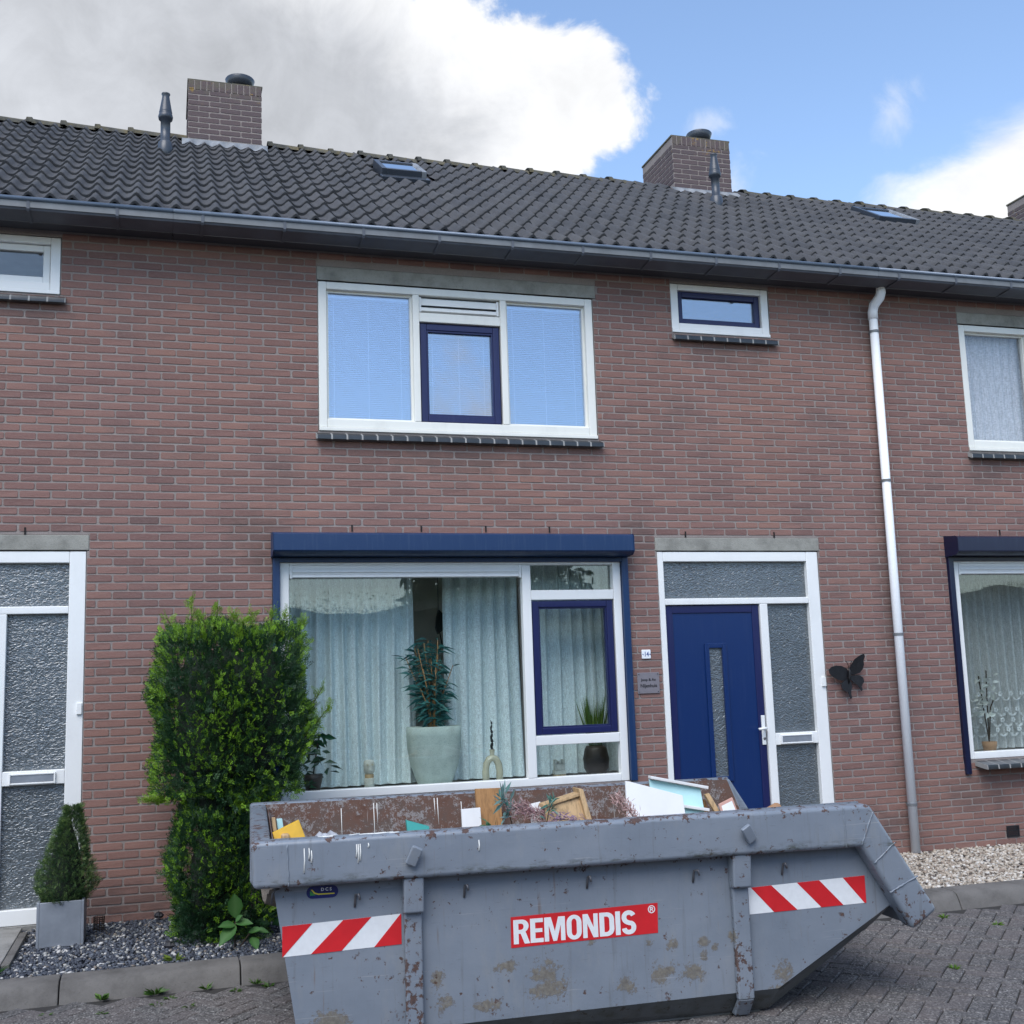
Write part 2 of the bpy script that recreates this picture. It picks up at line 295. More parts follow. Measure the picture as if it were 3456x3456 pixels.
def m_skip(name='worn_skip_paint', grime=0.0):
    t = NT(name); p = t.map(t.pos(), (1, 1, 1), (-3.65 - (-3.65 * math.cos(R(4)) + 3.48 * math.sin(R(4))), -3.48 - (-3.65 * math.sin(R(4)) - 3.48 * math.cos(R(4))), 0), (0, 0, R(4))); sp = t.N.new('ShaderNodeSeparateXYZ'); t.L.new(p, sp.inputs[0]); x, y, z = sp.outputs
    n = t.noise(p, 2.2, 6, 0.6); c = t.ramp(n, [(0.3, (0.165, 0.195, 0.235)), (0.55, (0.195, 0.225, 0.265)), (0.75, (0.225, 0.250, 0.285))])
    d = t.noise(t.map(p, (1, 1, 0.35)), 9, 7, 0.7); c = t.mix(t.math('MULTIPLY', t.step(d, 0.52, 0.72), 0.4), c, (0.25, 0.26, 0.265))
    # scratches down to lighter primer
    s = t.noise(t.map(p, (1.5, 1, 14), rot=(0, 0.5, 0)), 7, 4, 0.6); c = t.mix(t.math('MULTIPLY', t.step(s, 0.66, 0.72), 0.35), c, (0.10, 0.115, 0.14))
    # mud and lichen crusts at fixed places on the side, ragged outline
    crust = None; rag = t.noise(p, 17, 7, 0.75)
    for cx, cz, rx, rz in ((-2.27, .20, .075, .075), (-2.24, .13, .11, .055), (-1.66, .155, .07, .045), (-1.49, .14, .055, .04), (-2.78, .22, .03, .04), (-2.76, .10, .05, .05), (-2.55, .08, .08, .03), (-1.60, .28, .03, .03), (-1.44, .28, .03, .025), (-1.72, .295, .025, .02), (-1.44, .215, .02, .03), (-1.38, .25, .02, .02), (-1.02, .10, .05, .06), (-3.28, .075, .08, .05), (-2.02, .33, .03, .02), (-1.85, .11, .05, .04), (-2.45, .255, .05, .03), (-1.29, .30, .02, .03), (-1.0, .03, .1, .02)):
        e = t.math('SUBTRACT', 1.0, t.math('SQRT', t.math('ADD', t.math('POWER', t.math('DIVIDE', t.math('SUBTRACT', x, cx), rx), 2.0), t.math('POWER', t.math('DIVIDE', t.math('SUBTRACT', z, cz), rz), 2.0))))
        crust = e if crust is None else t.math('MAXIMUM', crust, e)
    rag2 = t.noise(p, 75, 6, 0.75); cm = t.math('ADD', t.math('MAXIMUM', crust, -0.8), t.math('ADD', t.math('MULTIPLY', t.math('SUBTRACT', rag, 0.5), 4.2), t.math('MULTIPLY', t.math('SUBTRACT', rag2, 0.5), 3.0))); cmask = t.step(cm, 0.18, 0.48)
    cmask = t.math('MULTIPLY', cmask, t.step(y, -3.35, -3.37))
    rim = t.math('MULTIPLY', t.step(cm, 0.10, 0.2), t.math('SUBTRACT', 1.0, t.step(cm, 0.24, 0.36)))
    cr = t.ramp(t.noise(p, 45, 5, 0.7), [(0.3, (0.075, 0.055, 0.035)), (0.55, (0.17, 0.145, 0.10)), (0.8, (0.26, 0.24, 0.20))])
    c = t.mix(t.math('MULTIPLY', cmask, 0.78), c, cr); c = t.mix(t.math('MULTIPLY', t.math('MULTIPLY', rim, t.step(y, -3.35, -3.37)), 0.6), c, (0.10, 0.065, 0.03))
    # rust chips: sparse everywhere, denser along the top edge and lower edges of the rim
    r1 = t.noise(p, 26, 7, 0.72); r2 = t.noise(p, 4.5, 4, 0.6)
    edge = t.math('ADD', t.step(z, 0.86, 0.905), t.math('MULTIPLY', t.math('SUBTRACT', 1.0, t.step(z, 0.70, 0.735)), t.math('MULTIPLY', t.step(z, 0.66, 0.70), 0.9)))
    low = t.math('SUBTRACT', 1.0, t.step(z, -0.02, 0.04))
    thr = t.math('ADD', t.math('ADD', r1, t.math('MULTIPLY', t.math('SUBTRACT', r2, 0.5), 0.35)), t.math('MULTIPLY', t.math('ADD', edge, t.math('MULTIPLY', low, 0.6)), 0.075))
    rib = t.math('MULTIPLY', t.step(y, -3.385, -3.39), t.math('SUBTRACT', 1.0, t.step(z, 0.52, 0.56))); thr = t.math('ADD', thr, t.math('MULTIPLY', t.math('MULTIPLY', t.step(z, 0.88, 0.91), t.step(t.noise(p, 2.7, 3, 0.6), 0.42, 0.6)), 0.06)); thr = t.math('ADD', thr, t.math('MULTIPLY', rib, 0.085)); rm = t.step(thr, 0.628, 0.668); rc = t.ramp(t.noise(p, 70, 4, 0.7), [(0.3, (0.035, 0.018, 0.014)), (0.6, (0.085, 0.036, 0.02)), (0.8, (0.14, 0.06, 0.03))])
    c = t.mix(t.math('MULTIPLY', rm, 0.9), c, rc)
    run = t.noise(t.map(p, (22, 1, 1.3)), 1.6, 5, 0.65); c = t.mix(t.math('MULTIPLY', t.step(run, 0.56, 0.74), 0.38), c, (0.115, 0.118, 0.118))
    rr_ = t.math('MULTIPLY', t.step(t.noise(t.map(p, (30, 1, 1.6)), 1.4, 4, 0.6), 0.60, 0.72), t.step(t.noise(p, 3.1, 3, 0.6), 0.5, 0.64)); c = t.mix(t.math('MULTIPLY', rr_, 0.5), c, (0.15, 0.085, 0.045))
    sc = t.math('MULTIPLY', t.step(t.noise(t.map(p, (1.2, 1, 60), rot=(0, 0.10, 0)), 2.2, 3, 0.5), 0.66, 0.70), t.step(t.noise(p, 2.3, 3, 0.6), 0.50, 0.58)); c = t.mix(t.math('MULTIPLY', sc, 0.55), c, (0.32, 0.33, 0.345))
    # green-black grime on downward ledges
    gm = t.math('MULTIPLY', t.step(t.noise(t.map(p, (1, 1, 3)), 11, 6, 0.7), 0.45, 0.7), t.math('ADD', t.math('MULTIPLY', low, 0.8), t.math('MULTIPLY', t.math('MULTIPLY', t.step(z, 0.695, 0.70), t.math('SUBTRACT', 1.0, t.step(z, 0.72, 0.76))), 0.9)))
    c = t.mix(gm, c, (0.055, 0.06, 0.045))
    t.bump(t.math('ADD', t.math('MULTIPLY', rm, -0.7), t.math('ADD', t.math('MULTIPLY', cmask, 0.6), t.math('ADD', t.math('MULTIPLY', t.noise(p, 14, 5, 0.6), 0.9), t.math('MULTIPLY', t.noise(p, 3.2, 2, 0.5), 5.0)))), 0.35, 0.006)
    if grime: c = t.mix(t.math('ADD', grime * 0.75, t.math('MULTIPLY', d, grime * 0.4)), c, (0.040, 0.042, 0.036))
    ro = t.math('ADD', 0.36, t.math('MULTIPLY', t.math('MAXIMUM', rm, cmask), 0.45)); return t.done(c, ro, 0, 0.5)
def m_rust():
    t = NT('rusted_inner_steel'); p = t.pos(); n = t.noise(p, 7, 8, 0.72); f = t.noise(p, 34, 6, 0.75)
    c = t.ramp(n, [(0.3, (0.075, 0.036, 0.024)), (0.45, (0.115, 0.062, 0.045)), (0.6, (0.095, 0.068, 0.057)), (0.75, (0.16, 0.125, 0.105))])
    w = t.step(t.math('ADD', t.noise(p, 5.5, 5, 0.7), t.math('ADD', t.math('MULTIPLY', t.math('SUBTRACT', f, 0.5), 1.1), t.math('MULTIPLY', t.math('SUBTRACT', t.noise(p, 110, 4, 0.7), 0.5), 0.8))), 0.53, 0.66); c = t.mix(t.math('MULTIPLY', w, 0.6), c, (0.30, 0.30, 0.30))
    c = t.mix(t.step(f, 0.6, 0.7), c, t.mix(0.5, c, (0.04, 0.02, 0.015)))
    dr = t.math('MULTIPLY', t.step(t.noise(t.map(p, (16, 4, 0.7)), 2.2, 3, 0.5), 0.70, 0.73), 0.35); c = t.mix(dr, c, (0.5, 0.5, 0.48))
    t.bump(f, 0.5, 0.004); return t.done(c, 0.8, 0.0, 0.3)
def m_paver():
    t = NT('exposed_aggregate_paver'); p = t.pos(); oi = t.N.new('ShaderNodeObjectInfo').outputs['Random']; f = t.vor(p, 120, 'F1', 1); n = t.noise(p, 1.3, 5, 0.6)
    g = t.N.new('ShaderNodeRGBToBW'); t.L.new(f, g.inputs[0])
    at = t.N.new('ShaderNodeAttribute'); at.attribute_name = 'tint'
    isl = t.N.new('ShaderNodeNewGeometry').outputs['Random Per Island']
    c = t.ramp(g.outputs[0], [(0.2, (0.045, 0.043, 0.043)), (0.5, (0.10, 0.095, 0.092)), (0.72, (0.17, 0.162, 0.155)), (0.92, (0.33, 0.32, 0.305))])
    v = t.math('ADD', t.math('MULTIPLY', oi, 0.5), t.math('MULTIPLY', isl, 0.5)); c = t.mix(t.math('MULTIPLY', t.step(v, 0.3, 0.95), 0.45), c, (0.155, 0.125, 0.118))
    c = t.mix(t.math('MULTIPLY', t.step(n, 0.35, 0.7), 0.4), c, (0.065, 0.065, 0.07)); t.bump(t.vor(p, 120), 0.6, 0.004); return t.done(c, 0.82, 0, 0.4)
def m_tint(name, rough=0.6, sub=0.0, spec=0.4, noisy=True):
    t = NT(name); at = t.N.new('ShaderNodeAttribute'); at.attribute_name = 'tint'; c = at.outputs[0]
    if noisy: c = t.mix(t.math('MULTIPLY', t.noise(t.pos(), 40, 4, 0.6), 0.5), c, t.mix(0.5, c, (0.03, 0.03, 0.03)))
    if sub:
        tl = t.N.new('ShaderNodeBsdfTranslucent'); t.L.new(c, tl.inputs[0]); mx = t.N.new('ShaderNodeMixShader'); mx.inputs[0].default_value = sub
        t.done(c, rough, 0, spec); t.L.new(t.b.outputs[0], mx.inputs[1]); t.L.new(tl.outputs[0], mx.inputs[2]); t.L.new(mx.outputs[0], t.out.inputs[0]); return t.m
    return t.done(c, rough, 0, spec)
def m_cloth(name, c, scale=160, sub=0.35, alpha=1.0):
    t = NT(name); p = t.pos(); w = t.noise(t.map(p, (1, 1, 0.15)), scale, 3, 0.6); w2 = t.noise(t.map(p, (0.2, 1, 1)), scale, 3, 0.6)
    f = t.math('MULTIPLY', t.math('ADD', w, w2), 0.5); cl = t.ramp(f, [(0.38, tuple(x * 0.72 for x in c)), (0.62, tuple(min(1, x * 1.18) for x in c))])
    t.done(cl, 0.95, 0, 0.15); tl = t.N.new('ShaderNodeBsdfTranslucent'); t.L.new(cl, tl.inputs[0]); mx = t.N.new('ShaderNodeMixShader'); mx.inputs[0].default_value = sub
    t.L.new(t.b.outputs[0], mx.inputs[1]); t.L.new(tl.outputs[0], mx.inputs[2]); o = mx.outputs[0]
    if alpha < 1:
        tr = t.N.new('ShaderNodeBsdfTransparent'); m2 = t.N.new('ShaderNodeMixShader'); m2.inputs[0].default_value = alpha; t.L.new(tr.outputs[0], m2.inputs[1]); t.L.new(o, m2.inputs[2]); o = m2.outputs[0]
    t.L.new(o, t.out.inputs[0]); return t.m
def m_wood(name, c, rot=(0, 0, 0), sc=(14, 14, 1.2)):
    t = NT(name); p = t.pos(); w = t.noise(t.map(p, sc, rot=rot), 4, 6, 0.6, 0.8); cl = t.ramp(w, [(0.25, tuple(x * 0.5 for x in c)), (0.55, c), (0.8, tuple(min(1, x * 1.15) for x in c))]); t.bump(w, 0.15, 0.003); return t.done(cl, 0.6, 0, 0.35)
M_ = dict(brick=m_brick(), sooty=m_brick('sooty_chimney_brick', True), mortar=m_mortar(), lintel=m_concrete('lintel_concrete', (0.30, 0.295, 0.265)), kerb=m_concrete('kerb_concrete', (0.145, 0.138, 0.13), 0.45, 4), slab=m_concrete('slab_concrete', (0.27, 0.265, 0.25)),
    tile=m_tile(), ridge=m_ridge(), white=m_white(), cream=m_white('cream_pvc', (0.74, 0.74, 0.69), 0.15), pipe=m_white('pvc_pipe', (0.80, 0.82, 0.84), 0.02), blue=m_blue('blue_paint', (0.003, 0.022, 0.105), 0.34, 0.03), violet=m_blue('dark_blue_profile', (0.009, 0.013, 0.075), 0.36, 0.03),
    shutter=m_blue('shutter_blue', (0.006, 0.030, 0.098), 0.40, 0.10), navy=m_blue('shutter_navy', (0.006, 0.009, 0.036), 0.28, 0.05), glass=m_glass(), frost=m_frost(), zinc=simple('zinc_gutter', (0.155, 0.165, 0.175), 0.6, 0.2, 5, 0.1), bead=simple('blue_grey_zinc', (0.13, 0.165, 0.215), 0.35, 0.15, 5, 0.2),
    soffit=simple('shade_toned_soffit', (0.055, 0.055, 0.065), 0.8), gutbot=simple('gutter_underside', (0.085, 0.095, 0.115), 0.55, 0.2, 4), dark=simple('black_void', (0.006, 0.006, 0.007), 0.9), silltile=simple('glazed_sill_tile', (0.028, 0.032, 0.036), 0.28, 0.3, 9), grout=simple('pale_grout', (0.30, 0.30, 0.29), 0.9),  # soffit: the shade under the eaves is put into its colour
    lead=simple('lead_flashing', (0.21, 0.225, 0.245), 0.7, 0.3, 9, 0.1), flue=simple('flue_plastic', (0.040, 0.049, 0.064), 0.35, 0.15), inner=simple('room_plaster', (0.62, 0.57, 0.50), 0.9), floor=simple('room_floor', (0.16, 0.11, 0.075), 0.6),
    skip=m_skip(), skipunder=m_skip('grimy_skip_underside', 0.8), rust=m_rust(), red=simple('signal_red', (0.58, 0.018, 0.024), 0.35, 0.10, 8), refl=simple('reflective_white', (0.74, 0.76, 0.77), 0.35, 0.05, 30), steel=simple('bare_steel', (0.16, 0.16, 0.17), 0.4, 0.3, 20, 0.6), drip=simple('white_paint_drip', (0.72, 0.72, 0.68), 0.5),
    stickerblue=simple('sticker_blue', (0.012, 0.018, 0.12), 0.35), yellow=simple('sticker_yellow', (0.75, 0.62, 0.05), 0.4), green=simple('sticker_green', (0.05, 0.30, 0.07), 0.4),
    paver=m_paver(), sand=simple('joint_sand', (0.030, 0.028, 0.026), 0.95, 0.3, 12, 0, 0.4), soil=simple('gravel_bed', (0.055, 0.055, 0.06), 0.95, 0.3, 40, 0, 0.6), gravel=m_tint('loose_pebbles', 0.65, 0, 0.35), leaf=m_tint('green_foliage', 0.5, 0.22, 0.4, False), plain=m_tint('plain_tinted', 0.6, 0, 0.4, False),
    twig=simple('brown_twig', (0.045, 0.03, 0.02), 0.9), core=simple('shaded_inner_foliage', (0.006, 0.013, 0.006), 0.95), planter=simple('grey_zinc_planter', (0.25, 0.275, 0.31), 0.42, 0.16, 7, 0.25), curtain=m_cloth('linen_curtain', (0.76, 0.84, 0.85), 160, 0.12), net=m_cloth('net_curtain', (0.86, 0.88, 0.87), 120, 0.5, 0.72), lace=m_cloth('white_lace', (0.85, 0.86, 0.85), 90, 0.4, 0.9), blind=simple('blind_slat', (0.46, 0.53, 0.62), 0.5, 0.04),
    vase=m_concrete('mint_stone_vase', (0.42, 0.48, 0.44), 0.75, 9), ceramic=simple('glazed_cream_ceramic', (0.46, 0.43, 0.32), 0.2, 0.12), stonewhite=m_concrete('carved_white_stone', (0.58, 0.57, 0.50), 0.6, 25), brownpot=simple('dark_brown_pot', (0.035, 0.024, 0.018), 0.5), candle=simple('black_candle', (0.008, 0.008, 0.009), 0.4),
    wood=m_wood('pale_wood', (0.50, 0.34, 0.18)), wood2=m_wood('orange_pine', (0.36, 0.19, 0.075)), board=simple('white_melamine', (0.74, 0.74, 0.73), 0.4, 0.04), mint=simple('mint_melamine', (0.48, 0.74, 0.74), 0.35, 0.06), teal=simple('teal_board', (0.03, 0.30, 0.27), 0.4), ochre=simple('ochre_board', (0.62, 0.36, 0.02), 0.45, 0.15, 12), plastic=m_cloth('thin_white_plastic', (0.72, 0.75, 0.80), 8, 0.4, 0.85), card=simple('brown_cardboard', (0.34, 0.19, 0.10), 0.8), rubble=m_concrete('mixed_rubble', (0.22, 0.19, 0.16), 0.5, 9), pinkframe=simple('pink_wood', (0.52, 0.30, 0.24), 0.6),
    plate=simple('brushed_aluminium_plate', (0.30, 0.27, 0.29), 0.35, 0.06, 20, 0.5), enamel=simple('white_enamel', (0.80, 0.83, 0.86), 0.2, 0.02), ink=simple('black_ink', (0.012, 0.012, 0.016), 0.5), inkblue=simple('blue_ink', (0.05, 0.09, 0.26), 0.5), butterfly=simple('black_wrought_metal', (0.010, 0.010, 0.012), 0.55, 0.4, 30, 0.3))

# ------------------------------------------------------------------ view test used to choose which repeats become single objects
def pix(p):
    d = Vector(p) - CP; dz = d.dot(CF)
    if dz <= .1: return None
    return (0.5 + CFOC * d.dot(CR) / dz) * 1932, (0.5 - CFOC * d.dot(CU) / dz) * 1932, dz
HIDE = [(290, 1170, 590, 1790), (475, 1480, 1700, 1932), (75, 1560, 190, 1780)]
def seen(p, m=6):
    q = pix(p)
    if not q or not (m < q[0] < 1932 - m and m < q[1] < 1932 - m): return None
    for a, b, c, d in HIDE:
        if a < q[0] < c and b < q[1] < d: return None
    return q[2]

# ------------------------------------------------------------------ terraced houses
PITCH = R(33); RY0, RZ0 = -0.25, 5.27
def roofp(x, s, h=0.0):    # s along the slope from the eave reference, h above the plane
    return (x, RY0 + s * math.cos(PITCH) - h * math.sin(PITCH), RZ0 + s * math.sin(PITCH) + h * math.cos(PITCH))
BV = {}
def brick_variants(L, H=0.0500, key='s', mat='brick'):
    """shared bricks with uneven arrises; origin at the centre of the face"""
    k = (key, round(L, 3), mat)
    if k in BV: return BV[k]
    out = []
    for i in range(7):
        j = lambda a: random.uniform(-a, a)
        hx, hz = L / 2, H / 2; v = []; ch = .008
        for ins, y in ((0.0016, -0.001), (0.0, 0.0012), (0.0, 0.03)):
            for sx, sz, cx, cz in ((-1, -1, 0, 1), (-1, -1, 1, 0), (1, -1, 1, 0), (1, -1, 0, 1), (1, 1, 0, 1), (1, 1, 1, 0), (-1, 1, 1, 0), (-1, 1, 0, 1)):
                v.append((sx * (hx - ins - cx * ch * random.uniform(.6, 1.6)) + j(.0014), y + (j(.0012) if y < 0.02 else 0), sz * (hz - ins - cz * ch * random.uniform(.5, 1.1)) + j(.0012)))
        f = [(0, 1, 2, 3), (0, 3, 4, 7), (4, 5, 6, 7)] + [(a, 8 + a, 8 + (a + 1) % 8, (a + 1) % 8) for a in range(8)] + [(8 + a, 16 + a, 16 + (a + 1) % 8, 8 + (a + 1) % 8) for a in range(8)]
        me = bpy.data.meshes.new('brick'); me.from_pydata(v, [], f); me.update(); me.materials.append(M_[mat])
        bm = bmesh.new(); bm.from_mesh(me); bmesh.ops.recalc_face_normals(bm, faces=bm.faces)
        c = Vector((0, .015, 0))
        for fc in bm.faces:
            if fc.normal.dot(fc.calc_center_median() - c) < 0: fc.normal_flip()
        bm.to_mesh(me); bm.free(); me.polygons.foreach_set('use_smooth', [False] * len(me.polygons)); out.append(me)
    BV[k] = out; return out
def wave_tile():
    mb = MB(); W = .305; n = 16; LEN = .372; th = .022
    prof = []
    for i in range(n + 1):
        u = i / n; ph = u * 4 * math.pi; h = 0.025 * math.cos(ph + math.pi) + 0.005 * math.cos(2 * ph)
        prof.append((-W / 2 + u * W, h))
    c, s = math.cos(PITCH), math.sin(PITCH)
    def P(x, l, h): return (x, l * c - h * s, l * s + h * c)
    for l, dh in ((0, .024), (.10, .018), (LEN, .001)):
        for x, h in prof: mb.v.append(P(x, l, h + dh))
    for x, h in prof: mb.v.append(P(x, 0.0, h + .024 - th))
    m = n + 1
    for r in range(2):
        for i in range(n): mb.f.append((r * m + i, r * m + i + 1, (r + 1) * m + i + 1, (r + 1) * m + i))
    for i in range(n): mb.f.append((3 * m + i, 3 * m + i + 1, i + 1, i))
    me = bpy.data.meshes.new('roof_tile'); me.from_pydata(mb.v, [], mb.f); me.update()
    me.polygons.foreach_set('use_smooth', [i < 2 * n for i in range(len(me.polygons))]); me.materials.append(M_['tile']); return me
TILE = wave_tile()
def ridge_mesh():
    mb = MB(); n = 8; LEN = .36
    for x, r in ((0, .125), (.05, .128), (.06, .112), (LEN, .105)):
        for i in range(n + 1):
            a = math.pi * (0.04 + 0.92 * i / n); mb.v.append((x, -r * 1.12 * math.cos(a), r * .72 * math.sin(a)))
    for k in range(3):
        for i in range(n): mb.f.append((k * 9 + i, k * 9 + i + 1, (k + 1) * 9 + i + 1, (k + 1) * 9 + i))
    mb.f.append(tuple(range(9)))
    me = bpy.data.meshes.new('ridge_tile'); me.from_pydata(mb.v, [], mb.f); me.update(); me.polygons.foreach_set('use_smooth', [True] * len(me.polygons)); me.materials.append(M_['ridge']); return me
RIDGE = ridge_mesh()

def wall_with_bricks(house, x0, x1, openings, single):
    """mortar sheet with openings, bricks in stretcher bond set proud of it"""
    z0, z1 = -0.10, 5.13; mb = MB()
    xs = sorted({x0, x1} | {v for o in openings for v in o[:2]}); zs = sorted({z0, z1} | {v for o in openings for v in o[2:4]})
    inside = lambda x, z: any(a < x < b and c < z < d for a, b, c, d in openings)
    for i in range(len(xs) - 1):
        for k in range(len(zs) - 1):
            if not inside((xs[i] + xs[i + 1]) / 2, (zs[k] + zs[k + 1]) / 2): mb.quad((xs[i], .0012, zs[k]), (xs[i + 1], .0012, zs[k]), (xs[i + 1], .0012, zs[k + 1]), (xs[i], .0012, zs[k + 1]))
    for a, b, c, d in openings:   # reveals
        mb.quad((a, .0012, c), (a, .12, c), (a, .12, d), (a, .0012, d)); mb.quad((b, .0012, c), (b, .0012, d), (b, .12, d), (b, .12, c))
        mb.quad((a, .0012, d), (a, .12, d), (b, .12, d), (b, .0012, d)); mb.quad((a, .0012, c), (b, .0012, c), (b, .12, c), (a, .12, c))
    me = bpy.data.meshes.new('wall'); me.from_pydata(mb.v, [], mb.f); me.update()
    wall = link('wall', me, M_['mortar'], house)
    cand = []; rest = []
    for c in range(-1, 83):
        zc = CZ0 + c * .0625
        if zc > 5.11: break
        ph = PHX + (.11 if c % 2 else 0)
        k = math.floor((x0 - ph) / .22) - 1
        while ph + k * .22 < x1:
            a = ph + k * .22 + .0065 + random.uniform(-.003, .003); b = ph + (k + 1) * .22 - .0065 + random.uniform(-.003, .003); k += 1
            if not x0 <= (a + b) / 2 < x1: continue
            segs = [(a, b)]
            for (oa, ob, oc, od) in openings:
                if oc - .022 < zc < od + .022:
                    ns = []
                    for s, e in segs:
                        if e <= oa - .004 or s >= ob + .004: ns.append((s, e))
                        else:
                            if s < oa - .004: ns.append((s, oa - .004))
                            if e > ob + .004: ns.append((ob + .004, e))
                    segs = ns
            for s, e in segs:
                if e - s < .02: continue
                p = ((s + e) / 2, random.uniform(-.0030, -.0014), zc + random.uniform(-.0012, .0012)); Ln = e - s
                d = seen(p) if Ln > .2 else None
                (cand if d else rest).append((d or 0, p, Ln))
    cand.sort(key=lambda t: t[0]); rest += cand[single:]
    V = brick_variants(.209)
    for d, p, Ln in cand[:single]:
        o = bpy.data.objects.new('brick', random.choice(V)); col.objects.link(o); o.location = p; o.scale = (Ln / .209, 1, 1); par(o, wall)
    pool = [np.array([v.co[:] for v in m.vertices]) for m in V]; fq = np.array([list(p.vertices) for p in V[0].polygons])
    vs = []; fs = []
    for i, (d, p, Ln) in enumerate(rest):
        q = pool[random.randrange(7)].copy(); q[:, 0] *= Ln / .209; vs.append(q + np.array(p)); fs.append(fq + 24 * i)
    me = npmesh('bricks', np.concatenate(vs), np.concatenate(fs), M_['brick'])
    bm = bmesh.new(); bm.from_mesh(me)
    for fc in bm.faces:
        cc = fc.calc_center_median()
    bm.free()
    o = link('bricks', me, None, wall); o['kind'] = 'stuff'
    return wall

def pane(parent, x0, x1, z0, z1, y, mat='glass', name='pane'):
    return MB().box(x0, x1, y, y + .008, z0, z1).build(name, M_[mat], parent)
def sill_row(house, xa, xb, z, depth, step=.118):
    base = MB().prism([(.009, z - .0135), (-depth - .0085, z - .0415), (-depth - .0125, z - .077), (-depth - .004, z - .080), (-.004, z - .055)], xa, xb, 'x').build('sill', M_['grout'], house)
    n = int((xb - xa) / step); w = (xb - xa) / n
    for i in range(n):
        a = xa + i * w
        MB().prism([(.01, z - .012), (-depth - .01, z - .040), (-depth - .014, z - .078), (-depth - .004, z - .082), (-.004, z - .055)], a + .005, a + w - .005, 'x').build('sill_tile', M_['silltile'], base, bevel=.003, seg=1)
def slat_vent(parent, xa, xb, za, zb, y):
    h = zb - za
    g = MB().box(xa, xa + .02, y - .012, y + .03, za, zb).box(xb - .02, xb, y - .012, y + .03, za, zb)
    g.prism([(y + .02, zb - .004), (y + .004, zb - .006), (y - .014, za + h * .52), (y - .014, za + h * .44), (y + .02, za + h * .5)], xa + .02, xb - .02, 'x')
    g.prism([(y + .02, za + h * .40), (y - .006, za + h * .30), (y - .012, za + .01), (y + .02, za + .004)], xa + .02, xb - .02, 'x')
    return g.build('ventilation_slot', M_['white'], parent, bevel=.002, seg=1)

